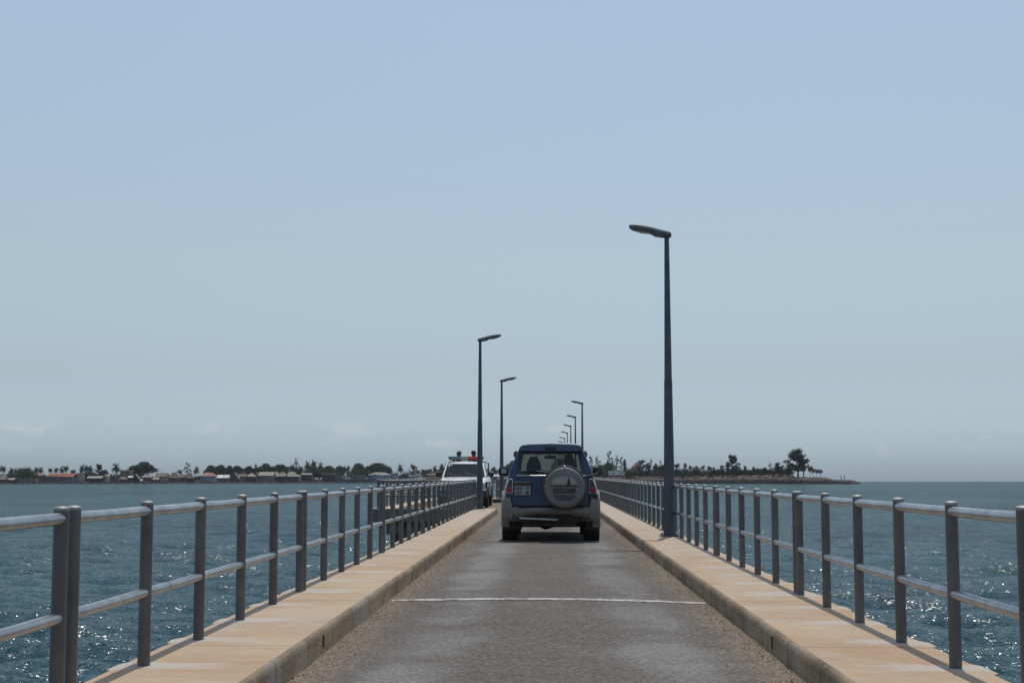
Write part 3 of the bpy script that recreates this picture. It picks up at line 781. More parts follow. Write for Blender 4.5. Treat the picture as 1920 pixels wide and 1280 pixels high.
# ---------------------------------------------------------------- blue off-roader seen from behind
def suv():
    root = empty('offroad_car', label='dusty blue off-road car with covered spare wheel driving away in the middle of the road', cat='car')
    AX = (.95, 3.62)
    st = fine([(.10, 1.165, .735, .80, .62, .01), (.16, 1.175, .75, .825, .62, .012), (.6, 1.17, .765, .835, .66, .0), (1.5, 1.15, .77, .835, .66, .0), (3.2, 1.12, .765, .835, .66, .0),
               (3.3, 1.10, .75, .835, .66, .02), (3.9, 1.04, .70, .825, .66, .035), (4.35, .97, .66, .80, .62, .035), (4.5, .88, .62, .76, .6, .02), (4.56, .78, .58, .70, .58, .01)])
    body = body_loft(st, AX, .43, .36, .36).build('body', M['blue'], root, smooth=True, sharp=32)
    cb = MB(); cb.box(-.70, .70, .16, 3.25, 1.155, 1.182); cb.build('cabin_trim', M['trim'], root, bevel=.005)
    # roof: arched shell
    def roof_ring(y, zc, wd, drop, inner=.03):
        o_ = []; n = 14
        for k in range(n + 1):
            t = -1 + 2 * k / n; x = wd * t; z = zc - drop * (abs(t) ** 3.2)
            o_.append((x, y, z))
        i_ = [(x * .965, y, z - inner) for x, y, z in reversed(o_)]
        return o_ + i_
    rb = MB(); rb.loft([roof_ring(.30, 1.685, .53, .055), roof_ring(.345, 1.712, .555, .085), roof_ring(.5, 1.728, .575, .11), roof_ring(1.2, 1.745, .59, .12), roof_ring(2.2, 1.735, .585, .12), roof_ring(2.6, 1.70, .575, .10), roof_ring(2.72, 1.665, .56, .08)])
    rb.build('roof', M['blue_roof'], root, smooth=True, sharp=40)
    # rear face above the belt line
    def yz(z): return .115 + .27 * max(0, z - 1.12) / .55
    def fr(x, z): return (x, yz(z), z)
    for s in (-1, 1):
        pm = MB()
        pm.slab([(s * .775, 1.08), (s * .735, 1.20), (s * .665, 1.40), (s * .60, 1.56), (s * .555, 1.655), (s * .50, 1.70), (s * .45, 1.70), (s * .50, 1.60), (s * .53, 1.585), (s * .555, 1.45), (s * .60, 1.19), (s * .60, 1.08)], fr, (0, .10, 0))
        pm.build('rear_pillar', M['blue'], root, bevel=.02, seg=3, smooth=True)
    sp_ = MB()
    sp_.slab([(-.545, 1.585), (.545, 1.585), (.575, 1.625), (.54, 1.68), (.48, 1.712), (0, 1.722), (-.48, 1.712), (-.54, 1.68), (-.575, 1.625)], lambda x, z: (x, .30 + .02 * (z - 1.6), z), (0, .14, 0))
    spo = sp_.build('roof_spoiler', M['blue'], root, bevel=.015, seg=3, smooth=True)
    lp = MB(); lp.tube([(-.50, .315, 1.700), (-.40, .308, 1.717), (0, .306, 1.728), (.40, .308, 1.717), (.52, .315, 1.700)], .015, 8); lp.build('roof_edge_glint', pbr('pale_glint', (.85, .86, .88), .4, 0, .05), spo, smooth=True)  # pale rod whose colour imitates the sun's highlight along the rear roof edge
    gm_ = MB(); 
    for x in (-.395, -.115): gm_.box(x - .003, x + .003, .2985, .301, 1.60, 1.70)
    gm_.build('panel_gap', M['black'], spo)
    bl = MB(); bl.box(-.097, .097, .286, .31, 1.607, 1.662); bl.build('brake_light', M['ink'], spo, bevel=.012)
    # window frame and glass
    def frame(poly_o, poly_i, fn, th, name, mat, par):
        mb = MB(); n = len(poly_o)
        a = [Vector(fn(*p)) for p in poly_o]; b = [Vector(fn(*p)) for p in poly_i]; th = Vector(th)
        vs = a + b + [p + th for p in a] + [p + th for p in b]; fs = []
        for i in range(n):
            j = (i + 1) % n
            fs += [(i, j, n + j, n + i), (2 * n + i, 3 * n + i, 3 * n + j, 2 * n + j), (i, 2 * n + i, 2 * n + j, j), (n + i, n + j, 3 * n + j, 3 * n + i)]
        mb.add(vs, fs); return mb.build(name, mat, par)
    f2 = lambda x, z: (x, yz(z) - .012, z)
    wf = frame([(-.605, 1.175), (.605, 1.175), (.548, 1.585), (-.548, 1.585)], [(-.54, 1.245), (.54, 1.245), (.482, 1.540), (-.482, 1.540)], f2, (0, .03, 0), 'rear_window', M['black'], root)
    gb_ = MB(); gb_.slab([(-.55, 1.23), (.55, 1.23), (.49, 1.556), (-.49, 1.556)], lambda x, z: (x, yz(z) + .003, z), (0, .004, 0)); gb_.build('window_pane', M['glass'], wf)
    wb_ = MB(); wb_.tube([(-.02, .085, 1.17), (-.05, .10, 1.215), (-.30, .135, 1.245)], .009, 8); wb_.box(-.42, -.12, .125, .14, 1.238, 1.252); wb_.build('rear_wiper', M['black'], root)
    # tailgate with ledge, recess and plate
    tg = MB(); tg.slab([(-.672, .63), (.672, .63), (.685, .70), (.69, .95), (.655, 1.10), (.615, 1.168), (-.615, 1.168), (-.655, 1.10), (-.69, .95), (-.685, .70)], lambda x, z: (x, .062 + .03 * abs(x) ** 2 + .02 * (z - .9) ** 2, z), (0, .05, 0))
    gate = tg.build('tailgate', M['blue'], root, bevel=.012, seg=3, smooth=True)
    gp_ = MB(); gp_.box(-.70, .70, .098, .118, .60, .80); gp_.build('panel_gap', M['black'], root)
    ch = MB(); ch.slab([(-.375, .055), (-.02, .055), (-.02, .098), (-.375, .098)], lambda x, y: (x, y, 1.151 + (y - .055) * .3), (0, 0, .018)); 
    ch.slab([(-.475, .060), (-.455, .060), (-.455, .09), (-.475, .09)], lambda x, y: (x, y, 1.151), (0, 0, .018))
    ch.build('chrome_ledge', M['chrome'], gate, bevel=.004)
    rc = MB(); rc.slab([(-.66, .80), (-.335, .80), (-.335, 1.055), (-.66, 1.055)], lambda x, z: (x, .052, z), (0, .03, 0)); rec = rc.build('plate_recess', M['black'], gate, bevel=.01)
    hl = MB(); hl.box(-.655, -.345, .028, .06, 1.035, 1.053); hl.build('plate_lamp_bar', M['silver'], rec, bevel=.005)
    yl = MB(); yl.box(-.64, -.35, .044, .0515, .985, 1.012); yl.build('reflector_strip', pbr('yellowed_film', (.10, .08, .03), .4), rec)
    pl = MB(); pl.box(-.642, -.352, .042, .0518, .817, .978); plate = pl.build('number_plate', M['plate'], rec, bevel=.003)
    Mr = Matrix.Rotation(R(90), 4, 'X')
    text_mesh('AAW', .083, 'plate_text', M['ink'], plate, Matrix.Translation((-.565, .0405, .936)) @ Mr, xs=.70)
    text_mesh('328', .083, 'plate_text', M['ink'], plate, Matrix.Translation((-.568, .0405, .858)) @ Mr, xs=.82)
    text_mesh('MC', .083, 'plate_text', M['ink'], plate, Matrix.Translation((-.405, .0405, .858)) @ Mr, xs=.62)
    em = MB(); em.slab([(-.425, .955), (-.382, .955), (-.388, .93), (-.405, .92), (-.420, .93)], lambda x, z: (x, .0395, z), (0, .003, 0)); em.build('plate_emblem', M['ink'], plate)
    # faint worn letters on the tailgate under the plate
    # lights
    for s in (-1, 1):
        lo_ = [(s * .665, .845), (s * .79, .855), (s * .80, .93), (s * .775, 1.03), (s * .745, 1.105), (s * .70, 1.115), (s * .665, 1.10)]
        lb = MB(); lb.slab(lo_, lambda x, z: (x, .055 + .25 * max(0, abs(x) - .70), z), (0, .12, 0)); t = lb.build('tail_light', M['chrome'], root, bevel=.012)
        r1 = MB(); r1.slab([(s * .682, .862), (s * .785, .868), (s * .792, .95), (s * .682, .95)], lambda x, z: (x, .048 + .25 * max(0, abs(x) - .70), z), (0, .03, 0)); r1.build('red_lens', M['red'], t, bevel=.005)
        r2 = MB(); r2.slab([(s * .682, .953), (s * .79, .953), (s * .765, 1.03), (s * .738, 1.092), (s * .682, 1.095)], lambda x, z: (x, .048 + .25 * max(0, abs(x) - .70), z), (0, .03, 0)); r2.build('smoked_lens', M['smoke'], t, bevel=.005)
        if s > 0:
            bt = MB(); bt.box(.66, .83, .04, .16, .755, .835); bt.build('black_trim', M['black'], root, bevel=.01)
    # bumper
    bp = MB(); rings = []
    for x in [-.87, -.855, -.80, -.705, -.69, -.675, -.60, -.3, 0, .3, .60, .675, .69, .705, .80, .855, .87]:
        a = abs(x); top = .615 if a < .675 else min(.77, .615 + (a - .675) / .03 * .155) if a < .705 else .77
        bot = .485 if a < .58 else (.43 if a < .68 else .375); yb = -.05 + .10 * (a / .87) ** 4; yf = .30 if a > .7 else .12
        if a > .86: top -= .04; bot += .03; yb += .05
        elif a > .85: yb += .02
        rings.append([(x, yf, bot), (x, yb + .05, bot), (x, yb, bot + .05), (x, yb - .005, (top + bot) / 2), (x, yb + .01, top - .03), (x, yb + .04, top), (x, yf, top)])
    bp.loft(rings); bump_ = bp.build('rear_bumper', M['silver'], root, smooth=True, sharp=38)
    bs = MB(); bs.box(-.58, .58, -.03, .05, .605, .618); bs.build('bumper_step', M['black'], bump_, bevel=.004)
    va = MB(); va.box(-.60, .60, .06, .30, .34, .50); va.box(-.56, .56, .35, 4.2, .25, .40); va.box(-.50, .44, .10, .6, .27, .36)
    va.tube([(-.62, .95, .30), (-.25, .95, .30), (-.1, .95, .30), (.1, .95, .30), (.62, .95, .30)], [.05, .05, .12, .06, .05], 12)
    va.box(-.66, -.52, .40, 1.3, .2, .36); va.build('underbody', M['under'], root, bevel=.02)
    tb = MB(); tb.slab([(-.56, .40), (.12, .375), (.12, .405), (-.56, .438)], lambda x, z: (x, .0, z), (0, .05, 0)); tb.build('tow_bar', M['rail'], root, bevel=.005)
    ex = MB(); ex.tube([(.56, 1.2, .36), (.56, .3, .385), (.56, .02, .385)], .04, 14, cap=False); ex.tube([(.56, .02, .385), (.56, .3, .385)], .032, 14); ex.build('exhaust_pipe', M['exh'], root, smooth=True)
    for s in (-1, 1):
        for a in AX:
            flare(root, s, a, .475 if a < 2 else .44, .885, M['silver'])
            wheel(root, s * .735, a, .355, .275, s)
        # side sill
        sb = MB(); sb.box(s * .74 if s > 0 else -.86, s * .86 if s > 0 else -.74, 1.42, 3.15, .36, .60); sb.build('side_sill', M['silver'], root, bevel=.03)
        mf = MB(); mf.box(min(s * .62, s * .86), max(s * .62, s * .86), .50, .52, .20, .42); mf.build('mud_flap', M['black'], root)
    # sides of the greenhouse
    for s in (-1, 1):
        def fs_(y, z): return (s * (.765 - .19 * max(0, z - 1.14) / .46), y, z)
        def P(poly, name, mat, th=.035, bev=.008, par=root):
            mb = MB(); mb.slab(poly, fs_, (-s * th, 0, 0)); return mb.build(name, mat, par, bevel=bev)
        P([(.14, 1.13), (.50, 1.13), (.56, 1.64), (.36, 1.64)], 'side_pillar', M['blue'])
        P([(1.30, 1.13), (1.42, 1.13), (1.36, 1.64), (1.24, 1.64)], 'side_pillar', M['blue'])
        P([(2.22, 1.13), (2.32, 1.13), (2.24, 1.64), (2.14, 1.64)], 'side_pillar', M['blue'])
        P([(3.22, 1.12), (3.34, 1.12), (2.74, 1.665), (2.62, 1.665)], 'side_pillar', M['blue'], bev=.01)
        for a in ([(.50, 1.135), (1.30, 1.135), (1.24, 1.635), (.56, 1.635)], [(1.42, 1.135), (2.22, 1.135), (2.14, 1.635), (1.36, 1.635)], [(2.32, 1.135), (3.22, 1.135), (2.64, 1.635), (2.24, 1.635)]):
            mb = MB(); mb.slab(a, lambda y, z: (fs_(y, z)[0] - s * .012, y, z), (-s * .004, 0, 0)); mb.build('side_window', M['tint'], root)
        # rain visor over the front door window
        vz = MB(); vz.slab([(2.25, 1.64), (2.66, 1.64), (3.0, 1.36), (2.92, 1.36), (2.60, 1.56), (2.25, 1.56)], lambda y, z: (fs_(y, z)[0] + s * (.055 + .02 * (z - 1.4)), y, z), (-s * .03, 0, 0)); vz.build('rain_visor', M['smoke'], root, bevel=.01)
        vb = MB(); vb.lathe([(.001, -.10), (.05, -.085), (.062, -.03), (.062, .03), (.045, .085), (.001, .10)], 16, 'y', (0, 0, 0)); ro_ = vb.build('roof_bar_end', pbr('brown_rubber', (.09, .06, .05), .6), root, smooth=True, loc=(s * .66, 2.45, 1.565)); ro_.scale = (.9, 1.2, 1.15)
        # door mirrors
        cxm = s * .925 + (.0 if s < 0 else .0)
        mb = MB(); rings = []
        for (dy, k) in ((-.05, .82), (-.045, .96), (-.02, 1.0), (.04, .95), (.09, .72), (.11, .4)):
            ring = []
            for q in range(20):
                t = 2 * math.pi * q / 20; ring.append((cxm + s * .0 + .098 * k * math.copysign(abs(math.cos(t)) ** .55, math.cos(t)), 2.98 + dy, 1.238 + .083 * k * math.copysign(abs(math.sin(t)) ** .6, math.sin(t))))
            rings.append(ring)
        mb.loft(rings); mi = mb.build('door_mirror', M['black'], root, smooth=True, sharp=50)
        mg = MB(); ring = [(cxm + .012 + .050 * math.copysign(abs(math.cos(2 * math.pi * q / 20)) ** .5, math.cos(2 * math.pi * q / 20)), 1.245 + .045 * math.copysign(abs(math.sin(2 * math.pi * q / 20)) ** .5, math.sin(2 * math.pi * q / 20))) for q in range(20)]
        mg.slab(ring, lambda x, z: (x, 2.926, z), (0, .006, 0)); mg.build('mirror_glass', M['mirror'] if s < 0 else M['smoke'], mi)
        ar = MB(); ar.tube([(s * .76, 2.98, 1.17), (s * .86, 2.98, 1.18)], .025, 10); ar.build('mirror_arm', M['black'], mi, smooth=True)
    # windscreen
    ws = MB(); ws.slab([(-.70, 3.30), (.70, 3.30), (.555, 2.70), (-.555, 2.70)], lambda x, y: (x, y, 1.115 + (3.30 - y) / .60 * .545), (0, .004, .004)); ws.build('windscreen', M['glass'], root)
    db = MB(); db.box(-.70, .70, 2.85, 3.26, 1.10, 1.20); db.build('dashboard', M['trim'], root, bevel=.02)
    im = MB(); im.box(-.115, .115, 2.60, 2.63, 1.485, 1.545); im.tube([(-.02, 2.62, 1.54), (-.02, 2.66, 1.66)], .015, 8); im.box(-.10, .10, 2.50, 2.66, 1.60, 1.665); im.build('interior_mirror', M['trim'], root, bevel=.015)
    # front seats with head restraints
    def seat(x, hz):
        mb = MB(); rings = []
        for z, w_, y in ((.85, .22, 2.30), (1.0, .235, 2.28), (1.14, .225, 2.22), (1.20, .20, 2.19), (1.24, .165, 2.17), (1.255, .12, 2.17)):
            rings.append([(x + w_ * math.copysign(abs(math.cos(2 * math.pi * k / 16)) ** .5, math.cos(2 * math.pi * k / 16)), y + .07 * math.sin(2 * math.pi * k / 16), z) for k in range(16)])
        mb.loft(rings); st_ = mb.build('seat', M['cloth'], root, smooth=True)
        hb = MB(); rings = []
        for z, w_ in ((hz - .275, .125), (hz - .22, .142), (hz - .15, .135), (hz - .09, .105), (hz - .03, .088), (hz, .05)):
            rings.append([(x + w_ * math.copysign(abs(math.cos(2 * math.pi * k / 16)) ** .6, math.cos(2 * math.pi * k / 16)), 2.17 + .05 * math.sin(2 * math.pi * k / 16), z) for k in range(16)])
        hb.loft(rings)
        for d in (-.05, .05): hb.tube([(x + d, 2.17, hz - .33), (x + d, 2.17, hz - .25)], .007, 6)
        hb.build('head_restraint', M['cloth'], st_, smooth=True)
    seat(-.32, 1.52); seat(.36, 1.50)
    # antenna/arm at the right, lying from the spare wheel bracket towards the mirror
    aa = MB(); aa.tube([(.56, .07, 1.13), (.70, .075, 1.155), (.77, .11, 1.18), (.84, .18, 1.20)], [.016, .020, .018, .012], 8); aa.build('hinge_arm', M['black'], root, smooth=True)
    # spare wheel in its cover
    c = (.238, 0, .955)
    sw = MB(); sw.lathe([(.30, .03), (.375, .02), (.388, -.02), (.388, -.17), (.380, -.195), (.36, -.205)], 64, 'y', c)
    spare = sw.build('spare_wheel', pbr('brown_vinyl', (.060, .048, .040), .45, 0, .25, 4), root, smooth=True, sharp=40)
    fc = MB(); fc.lathe([(.352, -.200), (.348, -.226), (.336, -.245), (.315, -.256), (.24, -.262), (.001, -.264)], 64, 'y', c)
    face = fc.build('wheel_cover', pbr('grey_cover', (.175, .172, .168), .55, 0, .16, 2.5, dirt=(.15, .135, .12)), spare, smooth=True, sharp=60)
    bk = MB(); bk.box(.10, .38, .0, .07, .85, 1.05); bk.build('wheel_bracket', M['black'], spare)
    bt = MB(); bt.lathe([(.016, -.19), (.016, -.245), (.008, -.255)], 12, 'y', (.238, 0, 1.315)); bt.lathe([(.012, -.03), (.012, -.09)], 12, 'y', (.238, .02, 1.345)); bt.build('cover_stud', M['chrome'], spare, smooth=True)
    cx, cz = .235, .945; rp = .232
    def disc(z0, z1, yy, name, mat, inset=0):
        pts = []; n = 24
        for side in (1, -1):
            for i in range(n + 1):
                z = z0 + (z1 - z0) * (i / n if side > 0 else 1 - i / n); hw = math.sqrt(max(0, (rp - inset) ** 2 - z * z)); pts.append((cx + side * hw, cz + z))
        mb = MB(); mb.slab(pts, lambda x, z: (x, yy, z), (0, .003, 0)); return mb.build(name, mat, face)
    g = NG('sunset_print'); t = g.n('ShaderNodeTexCoord'); s3 = g.n('ShaderNodeSeparateXYZ'); g.l(t.outputs['Object'], s3.inputs[0])
    cc = g.mix(g.ramp(s3.outputs[2], cz + .04, cz + .14), (.27, .235, .15), (.30, .33, .32)); cc = g.mix(g.ramp(s3.outputs[2], cz + .14, cz + .24), cc, (.13, .17, .20)); g.l(cc, g.b.inputs['Base Color']); g.b.inputs['Roughness'].default_value = .4
    disc(.05, .2319, -.2675, 'picture_sky', g.m)
    hb = MB(); hb.slab([(cx - .238, cz + .03), (cx + .238, cz + .02), (cx + .236, cz + .045), (cx - .232, cz + .052)], lambda x, z: (x, -.2700, z), (0, .003, 0)); hb.build('picture_shore', M['ink'], face)
    sl = MB(); sl.slab([(cx + .035, cz + .045), (cx + .078, cz + .205), (cx + .088, cz + .15), (cx + .105, cz + .10), (cx + .105, cz + .06), (cx + .088, cz + .045)], lambda x, z: (x, -.2712, z), (0, .0015, 0)); sl.build('picture_sail', M['ink'], face)
    bn = MB(); bn.slab([(cx - .205, cz), (cx + .205, cz - .006), (cx + .18, cz - .09), (cx - .185, cz - .09)], lambda x, z: (x, -.2690, z), (0, .003, 0)); ban = bn.build('picture_banner', pbr('banner_print', (.035, .036, .038), .5), face)
    text_mesh('K-LOPP', .062, 'banner_text', pbr('faded_print', (.11, .115, .12), .5), ban, Matrix.Translation((cx - .05, -.2705, cz - .045)) @ Mr, xs=1.15)
    disc(-.22, -.115, -.2675, 'picture_water', pbr('water_print', (.06, .065, .07), .5, 0, .5, 25))
    # front end
    fb_ = MB(); fb_.box(-.80, .80, 4.42, 4.64, .36, .66); fb_.build('front_bumper', M['silver'], root, bevel=.05, seg=3)
    for s in (-1, 1):
        hm = MB(); hm.box(min(s * .42, s * .70), max(s * .42, s * .70), 4.46, 4.57, .70, .84); hm.build('headlight', M['clear'], root, bevel=.02)
    gr = MB(); gr.box(-.38, .38, 4.52, 4.585, .70, .84); gr.build('grille', M['black'], root, bevel=.01)
    return root
car = suv(); CY = 26.4 - .95
car.location = (.075, CY, zr(CY) + .022); car.rotation_euler = (ROLL, 0, 0)

# ---------------------------------------------------------------- white police pickup facing the camera
def pickup():
    root = empty('police_pickup', label='white double cab pickup with red and blue roof light bar waiting in the passing bay', cat='pickup truck')
    # local: front bumper at y=0, tail at y=-5.1 ; the whole is turned to face the camera
    AX = (-.85, -3.95)
    st = fine([(-5.05, 1.10, .74, .84, .7, .0), (-4.9, 1.12, .76, .86, .7, .0), (-3.55, 1.12, .77, .86, .7, .0), (-3.4, 1.12, .77, .86, .7, .0), (-1.75, 1.10, .77, .86, .7, .0),
               (-1.60, 1.09, .77, .86, .7, .02), (-.9, 1.045, .77, .86, .72, .03), (-.35, .99, .75, .85, .70, .03), (-.16, .93, .74, .83, .66, .02), (-.10, .80, .73, .80, .62, .01)])
    st = [s for s in st]
    body_loft(st, AX, .45, .38, .42).build('body', M['white'], root, smooth=True, sharp=32)
    # cab roof
    def ring(y, zc, wd, drop):
        o_ = [(wd * (-1 + 2 * k / 12), y, zc - drop * abs(-1 + 2 * k / 12) ** 3) for k in range(13)]
        return o_ + [(x * .96, y, z - .03) for x, y, z in reversed(o_)]
    rb = MB(); rb.loft([ring(-2.02, 1.60, .64, .02), ring(-2.15, 1.645, .665, .05), ring(-2.5, 1.685, .68, .08), ring(-3.2, 1.68, .68, .08), ring(-3.42, 1.64, .66, .05)])
    rb.build('roof', M['white'], root, smooth=True, sharp=40)
    wz = lambda y: 1.115 + (-1.55 - y) / .50 * .49
    for s in (-1, 1):
        fs_ = lambda y, z: (s * (.785 - .12 * max(0, z - 1.1) / .5), y, z)
        for poly in ([(-1.50, 1.09), (-1.62, 1.09), (-2.12, 1.63), (-2.02, 1.63)], [(-2.45, 1.09), (-2.53, 1.09), (-2.53, 1.63), (-2.47, 1.63)], [(-3.30, 1.09), (-3.46, 1.09), (-3.40, 1.63), (-3.24, 1.63)]):
            mb = MB(); mb.slab(poly, fs_, (-s * .05, 0, 0)); mb.build('cab_pillar', M['white'], root, bevel=.01)
        for poly in ([(-1.62, 1.10), (-2.45, 1.10), (-2.47, 1.62), (-2.12, 1.62)], [(-2.53, 1.10), (-3.30, 1.10), (-3.24, 1.62), (-2.53, 1.62)]):
            mb = MB(); mb.slab(poly, lambda y, z: (fs_(y, z)[0] - s * .015, y, z), (-s * .004, 0, 0)); mb.build('side_window', M['tint'], root)
        # dark lower sides
        for (ya, yb) in ((-4.9, -4.42), (-3.47, -1.33), (-.37, -.14)):
            mb = MB(); mb.box(min(s * .80, s * .875), max(s * .80, s * .875), ya, yb, .42, .93); mb.build('side_panel', M['navy'], root, bevel=.015)
        for a in AX:
            mb = MB(); rings = []
            for k in range(19):
                an = R(0 + 180 * k / 18); P = lambda rad, x: (s * x, a + rad * math.cos(an), .38 + rad * math.sin(an))
                rings.append([P(.445, .78), P(.445, .895), P(.51, .89), P(.53, .78)])
            mb.loft(rings); mb.build('wheel_arch', M['black'], root, smooth=True, sharp=45)
            wheel(root, s * .755, a, .37, .25, s)
        # mirrors (black)
        mb = MB(); mb.box(min(s * .83, s * 1.03), max(s * .83, s * 1.03), -1.86, -1.76, 1.12, 1.275); mi = mb.build('door_mirror', M['black'], root, bevel=.03, seg=3)
        ar = MB(); ar.tube([(s * .76, -1.80, 1.14), (s * .85, -1.81, 1.15)], .02, 8); ar.build('mirror_arm', M['black'], mi)
        hm = MB(); hm.slab([(s * .48, .66), (s * .79, .68), (s * .80, .87), (s * .50, .85)], lambda x, z: (x, -.12 - .15 * max(0, abs(x) - .6), z), (0, .05, 0)); hm.build('headlight', M['clear'], root, bevel=.015)
    ws = MB(); ws.slab([(-.715, -1.56), (.715, -1.56), (.63, -2.05), (-.63, -2.05)], lambda x, y: (x, y, wz(y)), (0, .004, .004)); wsc = ws.build('windscreen', M['wind'], root)
    stk = MB()
    for x0, x1, z0, z1 in ((.53, .585, 1.49, 1.56), (.46, .49, 1.52, 1.565)):
        y0_, y1_ = -1.55 - (z0 - 1.115) / .49 * .5, -1.55 - (z1 - 1.115) / .49 * .5
        stk.slab([(x0, y0_), (x1, y0_), (x1, y1_), (x0, y1_)], lambda x, y: (x, y + .010, wz(y) + .008), (0, .001, .001))
    stk.build('licence_sticker', pbr('pale_green_paper', (.45, .62, .52), .5), wsc)
    for x0 in (-.55, .1):
        wp = MB(); wp.tube([(x0, -1.55, 1.13), (x0 + .48, -1.66, 1.225)], .008, 6); wp.build('wiper', M['black'], root)
    db = MB(); db.box(-.72, .72, -2.1, -1.62, 1.0, 1.135); db.build('dashboard', pbr('dash', (.05, .05, .05), .7), root, bevel=.02)
    cp = MB(); cp.box(-.70, .70, -3.4, -2.1, 1.02, 1.115); cp.build('cabin_trim', M['trim'], root)
    rw = MB(); rw.slab([(-.70, 1.10), (.70, 1.10), (.62, 1.62), (-.62, 1.62)], lambda x, z: (x, -3.40, z), (0, .01, 0)); rw.build('rear_window', M['tint'], root)
    for x in (-.36, .36):
        sb = MB(); rings = [[(x + w_ * math.copysign(abs(math.cos(2 * math.pi * k / 16)) ** .5, math.cos(2 * math.pi * k / 16)), -2.62 + .07 * math.sin(2 * math.pi * k / 16), z) for k in range(16)] for z, w_ in ((.9, .22), (1.2, .23), (1.33, .2), (1.36, .10), (1.38, .1), (1.5, .11), (1.54, .06))]
        sb.loft(rings); sb.build('seat', M['cloth'], root, smooth=True)
    fb_ = MB(); fb_.box(-.87, .87, -.22, 0, .36, .64); fb_.build('front_bumper', M['navy'], root, bevel=.05, seg=3)
    gr = MB(); gr.box(-.46, .46, -.14, -.07, .66, .86); g_ = gr.build('grille', M['black'], root, bevel=.015)
    gs = MB()
    for z in (.70, .76, .82): gs.box(-.44, .44, -.075, -.06, z - .012, z + .012)
    gs.build('grille_bar', M['chrome'], g_)
    npm = MB(); npm.box(-.23, .23, -.005, .006, .43, .54); npm.build('number_plate', M['plate'], root)
    # roof light bar
    lbm = MB(); lbm.box(-.60, .60, -2.92, -2.58, 1.73, 1.76)
    for x in (-.45, .45): lbm.box(x - .03, x + .03, -2.80, -2.70, 1.66, 1.735)
    bar = lbm.build('light_bar', M['trim'], root, bevel=.01)
    for (a, b, m_, nm) in ((.18, .64, pbr('blue_grey_lens', (.10, .17, .21), .2, 0, .15, 20, coat=.4), 'blue_lens'), (-.085, .178, pbr('grey_speaker', (.30, .28, .27), .5, 0, .2), 'speaker'), (-.64, -.087, pbr('bright_red_lens', (.55, .02, .03), .2, 0, .15, 20, coat=.4), 'red_lens')):
        mb = MB(); mb.loft([[(x, -2.93 + d, 1.762 + e_) , (x, -2.57 - d, 1.762 + e_), (x, -2.58 - d, 1.875 - e_), (x, -2.92 + d, 1.875 - e_)] for x, d, e_ in ((a, .03 if a < -.6 else 0, .02 if a < -.6 else 0), (a + .04, 0, 0), (b - .04, 0, 0), (b, .03 if b > .6 else 0, .02 if b > .6 else 0))])
        mb.build(nm, m_, bar, bevel=.012)
    # load bed: floor, sides, bench
    bed = MB(); bed.box(-.74, .74, -5.0, -3.55, 1.121, 1.135); bed.build('bed_floor', M['trim'], root)
    rl_ = MB(); rl_.tube([(-.78, -3.5, 1.13), (-.78, -3.5, 1.62), (-.6, -3.5, 1.68), (.6, -3.5, 1.68), (.78, -3.5, 1.62), (.78, -3.5, 1.13)], .022, 8); rl_.build('roll_bar', M['black'], root, smooth=True)
    bn = MB(); bn.box(-.30, .30, -4.95, -3.72, 1.136, 1.16); bn.build('bench', M['black'], root, bevel=.02)
    return root
tr = pickup(); TY = 52.6
tr.scale = (1.06, 1, 1.01); tr.location = (-3.08, TY, zr(TY) + .002); tr.rotation_euler = (-ROLL, 0, R(180))

